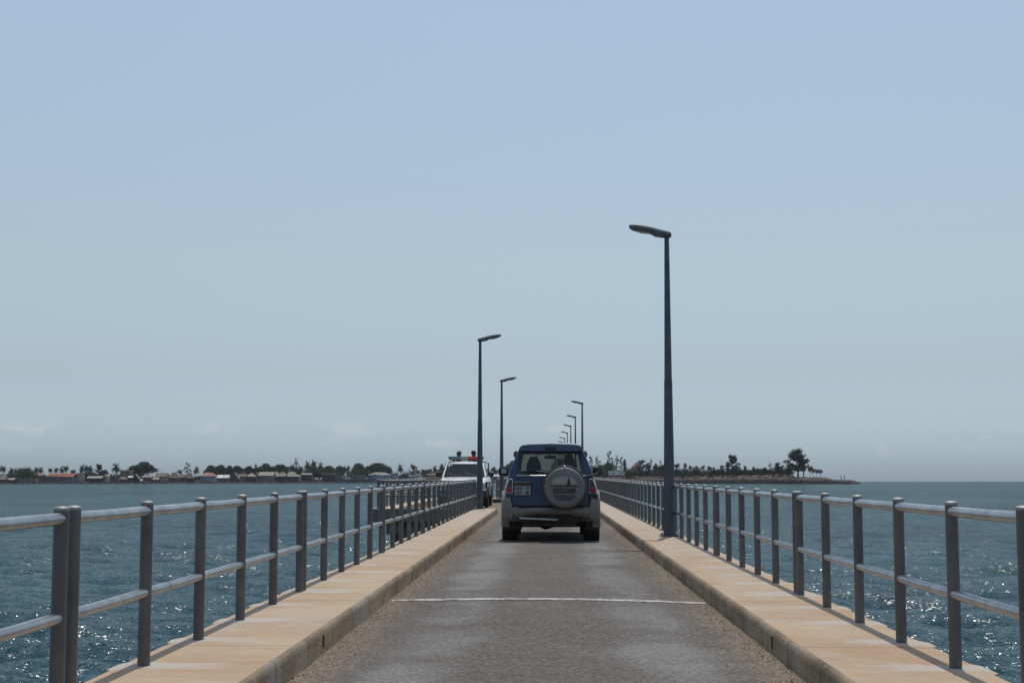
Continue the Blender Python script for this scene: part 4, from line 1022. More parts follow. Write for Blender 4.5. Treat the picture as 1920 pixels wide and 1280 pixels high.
# ================================================================ PEOPLE
M['skin'] = pbr('dark_skin', (.075, .045, .03), .55, 0, .15)
M['hair'] = pbr('black_hair', (.012, .011, .010), .9, 0, .3)
M['cap1'] = pbr('brown_cap', (.075, .062, .055), .9, 0, .2)
M['cap2'] = pbr('black_cap', (.018, .018, .02), .9, 0, .2)
M['shirt1'] = pbr('drab_uniform', (.06, .065, .055), .9, 0, .2)
M['shirt2'] = pbr('dark_uniform', (.03, .035, .045), .9, 0, .2)
def person(name, label, cap, shirt, loc, rz, group=None, hands=((.18, .42, .10), (-.18, .42, .10))):
    """seated figure, origin on the seat, facing local -y"""
    root = empty(name, loc, rz, label=label, cat='person', group=group)
    J = []; E = []; rad = []
    def j(p, r): J.append(p); rad.append(r); return len(J) - 1
    pel = j((0, 0, .10), (.15, .11)); ab = j((0, .01, .24), (.135, .10)); chs = j((0, .015, .42), (.16, .11)); shl = j((0, .01, .53), (.12, .08)); nk = j((0, 0, .60), (.055, .058)); hd0 = j((0, -.01, .68), (.062, .07)); hd1 = j((0, -.015, .76), (.072, .09)); hd2 = j((0, -.005, .83), (.066, .082)); hd3 = j((0, 0, .868), (.035, .045))
    for a, b in ((pel, ab), (ab, chs), (chs, shl), (shl, nk), (nk, hd0), (hd0, hd1), (hd1, hd2), (hd2, hd3)): E.append((a, b))
    for s, hnd in ((1, hands[0]), (-1, hands[1])):
        sh = j((s * .19, .01, .51), (.062, .06)); el = j((s * .25, -.08, .27), (.043, .043)); wr = j((hnd[0], -hnd[1] + .07, hnd[2] + .12), (.028, .028)); pa = j((hnd[0], -hnd[1], hnd[2] + .11), (.036, .018))
        E += [(shl, sh), (sh, el), (el, wr), (wr, pa)]
        for q in range(4):
            f1 = j((hnd[0] + (q - 1.5) * .018, -hnd[1] - .05, hnd[2] + .10), (.009, .009)); f2 = j((hnd[0] + (q - 1.5) * .018, -hnd[1] - (.075, .085, .082, .07)[q], hnd[2] + .075), (.008, .008)); E += [(pa, f1), (f1, f2)]
        t1 = j((hnd[0] - s * .045, -hnd[1] - .015, hnd[2] + .10), (.010, .010)); E.append((pa, t1))
        hp = j((s * .10, -.03, .09), (.09, .085)); kn = j((s * .15, -.44, .10), (.062, .062)); an = j((s * .15, -.46, -.20), (.04, .04)); ft = j((s * .16, -.60, -.26), (.04, .03)); E += [(pel, hp), (hp, kn), (kn, an), (an, ft)]
    me = bpy.data.meshes.new('person_body'); me.from_pydata(J, E, [])
    o = bpy.data.objects.new('body', me); C.objects.link(o); o.parent = root; me.materials.append(M['skin'])
    sk = o.modifiers.new('skin', 'SKIN'); sk.use_smooth_shade = True
    lay = me.skin_vertices[0] if me.skin_vertices else None
    if lay is None:
        bm = bmesh.new(); bm.from_mesh(me); bm.verts.layers.skin.verify(); bm.to_mesh(me); bm.free(); lay = me.skin_vertices[0]
    for i, r in enumerate(rad): lay.data[i].radius = r
    lay.data[0].use_root = True
    sb = o.modifiers.new('sub', 'SUBSURF'); sb.levels = 1; sb.render_levels = 2
    # face: nose, brows, ears
    fm = MB()
    fm.loft([[(-.006, -.088, .795), (.006, -.088, .795), (.004, -.085, .79), (-.004, -.085, .79)], [(-.016, -.10, .755), (.016, -.10, .755), (.014, -.085, .745), (-.014, -.085, .745)]])
    for s in (-1, 1): fm.lathe([(.001, -.006), (.02, -.004), (.024, .004), (.012, .008)], 10, 'x', (s * .073, .0, .775))
    fm.build('face', M['skin'], root, smooth=True)
    ey = MB()
    for s in (-1, 1): ey.lathe([(.001, -.012), (.008, -.008), (.011, 0), (.008, .006)], 10, 'y', (s * .03, -.082, .79))
    ey.box(-.022, .022, -.088, -.08, .722, .728); ey.build('eyes_and_mouth', M['hair'], root, smooth=True)
    # shirt
    sm = MB(); rings = []
    for z, w_, d in ((.06, .175, .135), (.24, .165, .125), (.42, .205, .135), (.50, .205, .12), (.545, .15, .095), (.575, .085, .075)):
        rings.append([(w_ * math.copysign(abs(math.cos(2 * math.pi * k / 24)) ** .8, math.cos(2 * math.pi * k / 24)), .01 + d * math.sin(2 * math.pi * k / 24), z) for k in range(24)])
    sm.loft(rings)
    for s in (-1, 1): sm.tube([(s * .16, .01, .515), (s * .20, .0, .48), (s * .245, -.055, .34)], [.075, .078, .068], 14)
    sm.build('shirt', shirt, root, smooth=True, sharp=60)
    tm = MB()
    for s in (-1, 1): tm.tube([(s * .07, .02, .09), (s * .11, -.1, .095), (s * .15, -.44, .105), (s * .15, -.465, .06), (s * .15, -.46, -.17)], [.11, .105, .08, .08, .065], 14)
    tm.build('trousers', shirt, root, smooth=True, sharp=60)
    hm = MB()
    hm.lathe([(.001, .905 - .0), (.045, .898), (.075, .872), (.088, .835), (.09, .805)][::-1], 24, 'z', (0, .004, 0), cap=False)
    if cap:
        hm2 = hm.build('cap', cap, root, smooth=True)
        pk = MB(); pk.slab([(-.07, -.06), (-.06, -.13), (0, -.155), (.06, -.13), (.07, -.06)], lambda x, y: (x, y, .808 + .1 * x * x * -3 - (y + .06) * -.12), (0, 0, .006)); pk.build('cap_peak', cap, hm2)
    else: hm.build('hair', M['hair'], root, smooth=True)
    return root
bpy.context.view_layer.update()
def on(root, p):
    return root.matrix_world @ Vector(p)
p1 = on(tr, (.33, -3.98, 1.08)); p2_ = on(tr, (-.21, -3.98, 1.10))
a1 = person('person', 'person in a brown peaked cap riding in the back of the white pickup', M['cap1'], M['shirt1'], p1, R(-25)); a1.scale = (1.14, 1.14, 1.14)
a2 = person('person', 'person in a black cap in the pickup bed, right next to the lamp pole', M['cap2'], M['shirt2'], p2_, R(35)); a2.scale = (1.14, 1.14, 1.14)
p3 = on(car, (.36, 2.38, .665))
person('person', 'dark silhouette of the driver in the right front seat of the blue car', None, M['shirt2'], p3, R(180), hands=((.16, .40, .24), (-.16, .40, .24)))
# ================================================================ THE ISLAND
SH = [(-700, 1150), (-200, 1300), (0, 1400), (240, 1520), (480, 1750), (700, 1930), (850, 2050), (1000, 2080), (1130, 1900), (1250, 1650), (1380, 1480), (1500, 1370), (1613, 1320)]
def lerp(tab, x):
    if x <= tab[0][0]: return tab[0][1]
    for a, b in zip(tab, tab[1:]):
        if a[0] <= x <= b[0]: return a[1] + (b[1] - a[1]) * (x - a[0]) / (b[0] - a[0])
    return tab[-1][1]
shore = lambda px: lerp(SH, px)
# crest height above the water (m) along the island
HT = [(-700, 4.5), (0, 4.6), (300, 5.0), (600, 5.5), (860, 6.0), (1000, 6.5), (1120, 8.5), (1200, 9.0), (1300, 8.8), (1440, 10.0), (1484, 10.0), (1492, 6.6), (1548, 6.4), (1566, 3.9), (1600, 3.9), (1606, 2.2), (1613, .4)]
FB = [(-700, 1.6), (800, 1.6), (950, 2.6), (1100, 3.4), (1250, 4.2), (1480, 4.4), (1560, 2.8), (1613, 1.2)]
def ground(px, d):
    """height above water, d metres inland of the shore"""
    H = lerp(HT, px); b = lerp(FB, px)
    if d < 0: return -1.5
    if d < 4: return -1.5 + (b + 1.5) * (d / 4) ** .6
    w_ = 90 if px < 1050 else 55
    t = min(1, (d - 4) / w_); t = t * t * (3 - 2 * t)
    z = b + (H - b) * t
    if px > 1540: z = z * max(0, 1 - max(0, d - 60) / 60)
    return z
def gp(px, d):
    Y = shore(px) + d; v = ray(px, 900, Y); return Vector((v.x, Y, WZ + ground(px, d)))
def land_material():
    g = NG('island_ground'); geo = g.n('ShaderNodeNewGeometry'); P = geo.outputs['Position']
    s = g.n('ShaderNodeSeparateXYZ'); g.l(P, s.inputs[0]); Z = s.outputs[2]
    n1 = g.noise(P, .05, 5, .6, (1, 1, 3)); n2 = g.noise(P, .25, 5, .65)
    grass = g.mix(g.ramp(n1, .35, .65), (.062, .044, .032), (.115, .080, .056))
    grass = g.mix(g.ramp(n2, .5, .72, 0, .8), grass, (.028, .030, .020))
    zz = g.math('ADD', Z, g.math('MULTIPLY', g.math('SUBTRACT', n2, .5), 2.5))
    rock = g.mix(g.ramp(n2, .3, .7), (.014, .013, .013), (.032, .028, .026))
    c = g.mix(g.ramp(zz, WZ + 3.0, WZ + 4.8), rock, grass)
    g.l(c, g.b.inputs['Base Color']); g.b.inputs['Roughness'].default_value = .95
    g.l(g.bump(n2, 1, 1.5), g.b.inputs['Normal']); return g.m
M['land'] = land_material()
rnd = random.Random(11)
pxs = [-700 + 25 * i for i in range(28)] + [i * 4.0 for i in range(int(1613 / 4) + 1)] + [1613.0]
ds = [-6, 0, 1.2, 2.5, 4, 8, 14, 22, 32, 44, 58, 75, 95, 130, 200, 320, 500]
v = []; f = []
for p in pxs:
    jag = rnd.uniform(-5, 5)
    for q, d in enumerate(ds):
        if p > 1490: d = d * max(.12, 1 - (p - 1490) / 140)
        dd = d + (jag if q < 6 else 0)
        a = gp(p, d); Y = shore(p) + dd; a = Vector((ray(p, 900, Y).x, Y, a.z + (rnd.uniform(-.5, .7) if 1 <= q < 12 else 0)))
        v.append(a)
m_ = len(ds)
for i in range(len(pxs) - 1):
    for j in range(m_ - 1): f.append((i * m_ + j, i * m_ + j + 1, (i + 1) * m_ + j + 1, (i + 1) * m_ + j))
f.append(tuple((len(pxs) - 1) * m_ + j for j in range(m_)))
mb = MB(); mb.add(v, f); tag(mb.build('island', M['land'], smooth=True), kind='structure')

def pos(px, py, d):
    """ground point under photo column px at d metres inland; returns (location, metres per pixel there)"""
    g_ = gp(px, d); return g_, g_.y / F
def top_z(px, py, Y): return ray(px, py, Y).z

# ---------------------------------------------------------------- trees
def leafmat(name, a, b):
    g = NG(name); t = g.n('ShaderNodeNewGeometry'); oi = g.n('ShaderNodeObjectInfo')
    n1 = g.noise(t.outputs['Position'], .45, 4, .6)
    c = g.mix(g.ramp(n1, .35, .65), a, b)
    hs_ = g.n('ShaderNodeHueSaturation'); g.l(c, hs_.inputs['Color']); g.l(g.math('ADD', g.math('MULTIPLY', oi.outputs['Random'], .6), .7), hs_.inputs['Value'])
    g.l(hs_.outputs[0], g.b.inputs['Base Color']); g.b.inputs['Roughness'].default_value = .75; g.b.inputs['Specular IOR Level'].default_value = .2
    return g.m
M['leaf'] = leafmat('dark_leaves', (.022, .034, .018), (.060, .075, .036))
M['palm'] = leafmat('palm_leaves', (.024, .034, .018), (.058, .066, .034))
M['needle'] = leafmat('casuarina_needles', (.042, .046, .034), (.085, .085, .060))
M['dry'] = leafmat('dry_leaves', (.12, .085, .05), (.21, .145, .085))
M['bark'] = pbr('bark', (.055, .045, .038), .9, 0, .3, 1)

def clump(mb, c, r, n, s, rn, flat=1.0, shell=.55):
    for _ in range(n):
        d = Vector((rn.gauss(0, 1), rn.gauss(0, 1), rn.gauss(0, 1))).normalized(); q = c + Vector((d.x * r[0], d.y * r[1], d.z * r[2])) * (shell + (1 - shell) * rn.random()) * rn.uniform(.85, 1.08)
        a = Vector((rn.gauss(0, 1), rn.gauss(0, 1), rn.gauss(0, flat))).normalized(); b = a.cross(Vector((rn.gauss(0, 1), rn.gauss(0, 1), rn.gauss(0, 1)))).normalized()
        u = s * rn.uniform(.5, 1.3)
        mb.add([q - a * u, q + b * u * .6, q + a * u, q - b * u * .6], [(0, 1, 2, 3)])
def make_round(seed, dense=1.0, leaf='leaf', wide=1.0):
    """unit tree: 10 m high, about 11*wide m across"""
    rn = random.Random(seed); root = empty('broadleaf_tree'); tm = MB()
    tm.tube([(0, 0, -1), (.1, 0, 1.2), (0, .1, 3.2)], [.42, .34, .26], 8); cm_ = MB(); blobs = []
    for i in range(11):
        a = rn.random() * 6.28; rr = (rn.random() ** .6) * 3.6 * wide; h = rn.uniform(3.2, 7.9) - .22 * rr
        blobs.append((Vector((rr * math.cos(a), rr * math.sin(a), h)), rn.uniform(1.5, 2.5)))
    blobs.append((Vector((0, 0, 7.9)), 2.0))
    for c, r in blobs:
        tm.tube([(0, .1, 2.6 + rn.random()), tuple(c * .6 + Vector((0, 0, 1.2))), tuple(c)], [.16, .10, .04], 5)
        clump(cm_, c, (r * 1.15, r * 1.15, r * .82), int(230 * dense * r), .34, rn)
    tm.build('trunk', M['bark'], root); cm_.build('crown', M[leaf], root); return root
def make_palm(seed, h=7.6):
    rn = random.Random(seed); root = empty('palm_tree'); tm = MB(); lean = rn.uniform(-.9, .9)
    top = Vector((lean * .6, rn.uniform(-.4, .4), h * .80)); tm.tube([(0, 0, -1), (lean * .25, 0, h * .3), (lean * .7, 0, h * .6), tuple(top)], [.26, .2, .16, .15], 8)
    tm.build('trunk', M['bark'], root); cm_ = MB()
    for i in range(30):
        a = i * 2.4 + rn.random() * .4; el = rn.uniform(-.55, 1.35); L = rn.uniform(2.3, 3.1); p = top.copy(); d = Vector((math.cos(a) * math.cos(el), math.sin(a) * math.cos(el), math.sin(el)))
        side = Vector((-math.sin(a), math.cos(a), 0)); n = 9; prev = p
        for k in range(n):
            d = (d + Vector((0, 0, -.17))).normalized(); nx = prev + d * L / n; w_ = .80 * math.sin(math.pi * (k + .6) / (n + .3)) + .08
            up = side.cross(d).normalized()
            for sgn in (-1, 1):
                tip = nx + side * sgn * w_ - Vector((0, 0, .45 * w_)) + d * .12
                cm_.add([prev, prev + (nx - prev) * .62, tip], [(0, 1, 2)])
                tip2 = prev + side * sgn * w_ * .85 - Vector((0, 0, .5 * w_)) + d * .2
                cm_.add([prev + (nx - prev) * .5, nx, tip2 + d * L / n * .5], [(0, 1, 2)])
            prev = nx
    clump(cm_, top - Vector((0, 0, .3)), (1.0, 1.0, .9), 120, .3, rn, 1, .2)
    cm_.build('crown', M['palm'], root); return root
def make_casuarina(seed, dens=1.0, bare=False, umbrella=False, name='casuarina_tree', leaf='needle', spread=.30):
    rn = random.Random(seed); root = empty(name); tm = MB(); cm_ = MB(); H = 10
    lean = rn.uniform(-.4, .4); tr_ = lambda t: Vector((lean * t * t + .15 * math.sin(t * 7 + seed), .2 * math.sin(t * 5 + seed), H * t * .96))
    tm.tube([(0, 0, -1)] + [tuple(tr_(t / 8)) for t in range(9)], [.24] + [.2 * (1 - .1 * t) for t in range(9)], 7)
    nb = 30 if not bare else 26
    for i in range(nb):
        t = (rn.uniform(.22, .98) if not umbrella else rn.uniform(.55, .9)); b = tr_(t); a = rn.random() * 6.28; L = H * spread * (1.15 - t * .85) * rn.uniform(.55, 1.2)
        if umbrella: L = H * .34 * rn.uniform(.5, 1)
        el = rn.uniform(.3, 1.0) if not umbrella else rn.uniform(.0, .5)
        d = Vector((math.cos(a) * math.cos(el), math.sin(a) * math.cos(el), math.sin(el))); e1 = b + d * L * .6; e2 = e1 + (d + Vector((0, 0, .35))).normalized() * L * .5
        tm.tube([tuple(b), tuple(e1), tuple(e2)], [.07, .045, .02], 4)
        if bare:
            for _ in range(4):
                q = b.lerp(e1, rn.random()) ; dd = (d + Vector((rn.uniform(-.8, .8), rn.uniform(-.8, .8), rn.uniform(0, .9)))).normalized(); tm.tube([tuple(q), tuple(q + dd * L * .4)], [.03, .015], 3)
            clump(cm_, e2, (.5, .5, .5), int(34 * dens), .22, rn, 1.5, .1)
        else:
            for q, r in ((e1, .6), (e2, .75), (b.lerp(e1, .5), .4)):
                clump(cm_, q, (r * .9, r * .9, r * 1.1), int(46 * dens), .2, rn, 1.6, .15)
    if not bare and not umbrella: clump(cm_, tr_(1), (.35, .35, .8), int(60 * dens), .2, rn, 1.6, .1)
    tm.build('trunk', M['bark'], root); cm_.build('crown', M[leaf], root); return root
def make_bush(seed, leaf):
    rn = random.Random(seed); root = empty('bush'); cm_ = MB(); tm = MB()
    for i in range(5):
        c = Vector((rn.uniform(-2.4, 2.4), rn.uniform(-1.5, 1.5), rn.uniform(1.2, 2.8))); r = rn.uniform(1.2, 1.9)
        clump(cm_, c, (r * 1.2, r, r), int(170 * r), .26, rn); tm.tube([(0, 0, -.8), tuple(c)], [.12, .04], 5)
    tm.build('stem', M['bark'], root); cm_.build('foliage', M[leaf], root); return root

PROTO = {
    'round': [make_round(1), make_round(2), make_round(5, wide=1.15)], 'palm': [make_palm(1), make_palm(2), make_palm(6)],
    'cas': [make_casuarina(1), make_casuarina(4), make_casuarina(9, .8, spread=.38)], 'bare': [make_casuarina(3, 1, True), make_casuarina(8, .6, True, spread=.36)],
    'umb': [make_casuarina(12, 1, False, True), make_casuarina(15, .9, False, True)], 'bush': [make_bush(1, 'leaf'), make_bush(2, 'leaf')], 'dry': [make_bush(3, 'dry'), make_bush(6, 'dry')],
    'drytree': [make_casuarina(21, 1.2, leaf='dry', name='dry_tree', spread=.42)]}
NAT = {'round': (10.0, 8.6), 'palm': (8.4, 4.6), 'cas': (10.4, 3.9), 'bare': (10.2, 5.8), 'umb': (9.9, 6.2), 'bush': (4.4, 7.6), 'dry': (4.4, 7.6), 'drytree': (10.4, 7.2)}
used = {k: 0 for k in PROTO}; first_use = set()
CAT = {'round': 'tree', 'palm': 'palm tree', 'cas': 'tree', 'bare': 'tree', 'umb': 'tree', 'bush': 'bush', 'dry': 'bush', 'drytree': 'tree'}
GRP = {'round': 'leafy trees on the island', 'palm': 'palms on the island', 'cas': 'feathery trees on the island', 'bare': 'nearly bare trees on the island', 'umb': 'row of small flat-topped trees', 'bush': 'green bushes on the island', 'dry': 'dry bushes on the island', 'drytree': 'dry trees on the island'}
def plant(kind, px, py_top, wpx, d, label):
    k = used[kind] % len(PROTO[kind]); used[kind] += 1; proto = PROTO[kind][k]
    o = proto if (kind, k) not in first_use else copy_tree(proto); first_use.add((kind, k))
    g_, mpp = pos(px, 0, d); h = top_z(px, py_top, g_.y) - g_.z; nh, nw = NAT[kind]
    sx = wpx * mpp / nw; o.location = g_; o.scale = (sx, sx, h / nh)
    rz = (used[kind] * 137.5) % 360 if kind != 'bush' else 0
    o.rotation_euler = (0, 0, R(rz)); tag(o, label, CAT[kind], GRP[kind]); return o
T = [
 # kind, px, top py, width px, inland d, label
 ('palm', 5, 868.5, 15, 60, 'dark palm at the far left edge, above the thatched house'),
 ('palm', 20, 875.5, 12, 70, 'second palm from the left edge of the frame, lower than the first'),
 ('palm', 33, 877, 13, 75, 'low palm at the left end of the dark palm clump near the left edge'),
 ('palm', 39, 873.5, 16, 60, 'tallest palm of the dark palm clump behind the long grey wall'),
 ('palm', 47, 875, 14, 80, 'middle palm of the dark palm clump behind the long grey wall'),
 ('palm', 54, 874, 14, 70, 'right-hand palm of the dark palm clump behind the long grey wall'),
 ('bush', 44, 883, 34, 50, 'dark bushes under the palm clump behind the long grey wall'),
 ('palm', 66.5, 872.5, 13, 75, 'slim palm left of a similar one, left of the long red roof'),
 ('palm', 75, 873.5, 12, 75, 'slim palm just left of the long red roof'),
 ('palm', 95, 873.5, 10, 85, 'leftmost palm rising behind the long red roof'),
 ('palm', 104, 873, 11, 85, 'second palm rising behind the long red roof'),
 ('palm', 115, 873.5, 11, 85, 'third palm rising behind the long red roof'),
 ('palm', 123.5, 868.5, 14, 80, 'tallest palm rising behind the long red roof'),
 ('palm', 137, 877, 13, 85, 'low palm at the right end of the long red roof'),
 ('palm', 155, 869, 14, 50, 'left palm of the dark pair right of the long red roof'),
 ('palm', 161.5, 869, 12, 60, 'middle palm of the dark cluster right of the long red roof'),
 ('palm', 169.5, 868.5, 14, 70, 'right palm of the dark cluster right of the long red roof'),
 ('bush', 157, 884, 16, 40, 'dark undergrowth at the feet of the palm cluster right of the red roof'),
 ('cas', 184, 869.5, 17, 80, 'feathery grey tree right of the dark palm cluster, left of the low tan roof'),
 ('round', 197, 879, 17, 80, 'low round tree behind the beige gabled house'),
 ('bush', 210, 886, 14, 70, 'low bush between the beige gable and the tall shore palm'),
 ('palm', 219.5, 866, 19, 25, 'tall palm standing forward by the shore, left of the two-storey house'),
 ('palm', 240, 875.5, 11, 90, 'small palm between the two-storey house and the big round tree'),
 ('round', 269, 863, 46, 70, 'biggest round dark tree of the left shore'),
 ('palm', 338, 877.5, 13, 85, 'small palm left of the nearly bare tree'),
 ('bare', 351, 867.5, 20, 80, 'nearly bare tree sticking up between two palms'),
 ('palm', 368.5, 872.5, 14, 30, 'palm left of the pink-roofed house'),
 ('round', 396, 870, 24, 85, 'left end tree of the long dark row behind the pale roofs'),
 ('round', 415, 869, 26, 90, 'second tree of the long dark row behind the pale roofs'),
 ('round', 430, 870.5, 20, 90, 'third tree of the long dark row, over the white roof'),
 ('round', 446, 871, 22, 90, 'fourth tree of the long dark row, over the grey thatch'),
 ('round', 467, 871.5, 24, 90, 'fifth tree of the long dark row, over the conical roof'),
 ('cas', 478.5, 870, 7, 80, 'thin dark tree at the right end of the long dark row'),
 ('round', 498, 866.5, 31, 80, 'big round tree right of the long dark row, over the white-edged roof'),
 ('round', 528, 868, 32, 85, 'brownish round tree left of the palm group in the middle of the left shore'),
 ('palm', 547, 865.5, 10, 80, 'leftmost thin palm of the palm group in the middle of the left shore'),
 ('bare', 556, 857.5, 13, 90, 'thin wispy tree standing over the middle palm group'),
 ('palm', 563.5, 869, 10, 70, 'low palm right of the wispy tree in the middle palm group'),
 ('palm', 574.5, 862, 11, 80, 'palm left of the highest one in the middle palm group'),
 ('palm', 580, 866, 11, 70, 'palm tucked between the two highest ones of the middle palm group'),
 ('palm', 586.5, 856.5, 12, 85, 'highest palm of the middle palm group'),
 ('palm', 598.5, 864.5, 15, 80, 'palm at the right end of the middle palm group'),
 ('round', 553, 874, 24, 60, 'dark tree under the wispy tree in the middle palm group'),
 ('round', 588, 872, 30, 50, 'dark tree in front of the middle palm group'),
 ('round', 616, 871, 30, 80, 'broad dark tree just right of the middle palm group'),
 ('round', 636, 871, 26, 85, 'brownish broad tree left of the two little palm tops'),
 ('palm', 645.5, 870.5, 8, 90, 'left of the two little palm tops over the dark trees'),
 ('palm', 652, 869, 8, 90, 'right of the two little palm tops over the dark trees'),
 ('round', 672, 866, 38, 80, 'left half of the large dark wood left of the passing bay'),
 ('round', 705, 865.5, 42, 80, 'highest tree of the large dark wood, above the pale hipped roof'),
 ('round', 725, 872, 20, 70, 'tree ending the large dark wood, left of the lone palm'),
 ('bush', 690, 882, 20, 55, 'dark bushes beneath the large dark wood'),
 ('palm', 749.5, 868.5, 14, 50, 'lone palm with drooping fronds right of the pale hipped roof'),
 ('bush', 760, 883, 20, 60, 'green bush at the foot of the lone palm'),
 ('drytree', 774, 871, 22, 90, 'greyish tree between the lone palm and the pickup'),
 ('palm', 784, 877, 8, 80, 'little palm top just right of the greyish tree'),
 ('cas', 793, 879, 13, 70, 'low dark feathery tree left of the pickup mirror'),
 ('cas', 801, 879.5, 12, 80, 'second low feathery tree left of the pickup mirror'),
 ('palm', 806.5, 875, 8, 90, 'slender palm left of the pickup'),
 ('palm', 816, 871.5, 11, 90, 'palm right behind the pickup mirror'),
 ('cas', 829, 870.5, 18, 90, 'feathery tree partly behind the pickup roof'),
 ('cas', 914, 878, 11, 80, 'feathery tree seen between the lamp pole and the pickup side'),
 ('cas', 926, 875, 12, 90, 'higher feathery tree between pickup and second left lamp'),
 ('palm', 932, 877, 9, 90, 'palm between the pickup and the second left lamp'),
 ('cas', 948, 874, 13, 85, 'feathery tree left of the blue car mirror'),
 ('round', 962, 861, 26, 80, 'brownish leafy tree showing beside the left pillar of the blue car'),
 ('cas', 1052, 858, 24, 60, 'feathery tree seen through the rear window of the blue car'),
 ('cas', 1075, 860, 20, 60, 'second feathery tree seen through the rear window of the blue car'),
 ('bare', 1108, 856, 16, 80, 'bare tree just right of the blue car roof'),
 ('bare', 1121, 854.5, 17, 85, 'second bare tree right of the blue car roof'),
 ('bush', 1112, 869, 26, 60, 'dark bush right against the blue car mirror'),
 ('round', 1139, 865, 26, 60, 'low green tree behind the orange bush'),
 ('dry', 1133, 871.5, 17, 40, 'orange-brown bush above the white wall'),
 ('bare', 1143, 846.5, 20, 85, 'tallest bare tree on the near right shore'),
 ('bare', 1156, 852, 15, 90, 'bare tree leaning right of the tallest bare one'),
 ('bare', 1165, 857, 13, 90, 'bare tree above the two white gate pillars'),
 ('cas', 1172.5, 861, 9, 80, 'dark narrow tree right of the white gate pillars'),
 ('bush', 1165, 877, 22, 70, 'brown-green bush behind the white wall'),
 ('bush', 1180, 875, 20, 70, 'bush left of the small red roof'),
 ('bush', 1181, 880, 22, 20, 'round dark bush at the right end of the white wall'),
 ('cas', 1203, 861, 20, 50, 'dark feathery tree right of the small red roof'),
 ('bare', 1219, 859.5, 15, 80, 'leafless thin tree right of the red roof'),
 ('cas', 1216, 871, 14, 50, 'short dark tree under the leafless thin one'),
 ('cas', 1230, 869, 15, 50, 'short dark tree between the leafless one and the tall lamp pole'),
 ('bare', 1238.5, 864, 9, 80, 'small leafless tree left of the tall lamp pole'),
 ('round', 1244, 869, 18, 50, 'dense dark tree touching the left side of the tall lamp pole'),
 ('drytree', 1270, 869, 20, 50, 'dense brown tree touching the right side of the tall lamp pole'),
 ('bush', 1277, 884, 15, 25, 'dark bush right of the foot of the brown tree by the lamp pole'),
 ('drytree', 1285, 868.5, 14, 60, 'brownish tree, second to the right of the tall lamp pole'),
 ('drytree', 1294, 873, 14, 70, 'lower brownish tree, third to the right of the tall lamp pole'),
 ('cas', 1305, 873, 15, 50, 'small flat dark tree between two brownish ones'),
 ('drytree', 1319, 872.5, 16, 60, 'brown spiky tree left of the white walls'),
 ('cas', 1330, 873.5, 12, 60, 'feathery tree over the first white wall'),
 ('cas', 1337.5, 876, 10, 40, 'short green tree over the white walls'),
 ('bush', 1333, 884, 12, 30, 'dark low bush in front of the white walls'),
 ('cas', 1354, 871, 11, 45, 'narrow dark pointed tree left of the tall ragged tree'),
 ('bush', 1349, 880, 8, 50, 'little dark bush left of the narrow pointed tree'),
 ('cas', 1373, 852, 24, 40, 'tall ragged tree standing alone in the middle of the right shore'),
 ('cas', 1364, 866, 12, 60, 'smaller tree leaning on the left of the tall ragged tree'),
 ('cas', 1381, 872, 16, 45, 'short tree right against the tall ragged tree'),
 ('cas', 1397, 872.5, 8, 40, 'small cone-shaped tree right of the tall ragged tree'),
 ('cas', 1413, 874.5, 10, 50, 'small feathery tree midway between the tall ragged one and the pair'),
 ('cas', 1421, 877, 9, 60, 'smallest feathery tree left of the gap before the pair'),
 ('cas', 1434, 876, 13, 50, 'low spreading tree left of the thin pale one'),
 ('bare', 1445, 866, 11, 50, 'thin pale tree left of the rounded tree near the point'),
 ('cas', 1460, 867.5, 21, 30, 'rounded feathery tree left of the biggest tree on the point'),
 ('cas', 1480, 870, 15, 40, 'small tree tucked under the left side of the biggest tree'),
 ('cas', 1495, 841, 36, 40, 'biggest feathery tree, standing near the end of the right point'),
 ('cas', 1507, 851, 24, 45, 'second tall feathery tree close right of the biggest one'),
 ('umb', 1519, 874, 12, 40, 'first little flat-topped tree right of the two big trees'),
 ('umb', 1525, 878, 9, 40, 'second little flat-topped tree right of the two big trees'),
 ('umb', 1532, 880, 9, 45, 'third little flat-topped tree right of the two big trees'),
 ('umb', 1538.5, 879.5, 10, 40, 'last little flat-topped tree towards the tip of the point'),
]
for t in T: plant(*t)
for kind, ps in PROTO.items():
    for k, p in enumerate(ps):
        if (kind, k) not in first_use:
            for ch in list(p.children): bpy.data.objects.remove(ch)
            bpy.data.objects.remove(p)

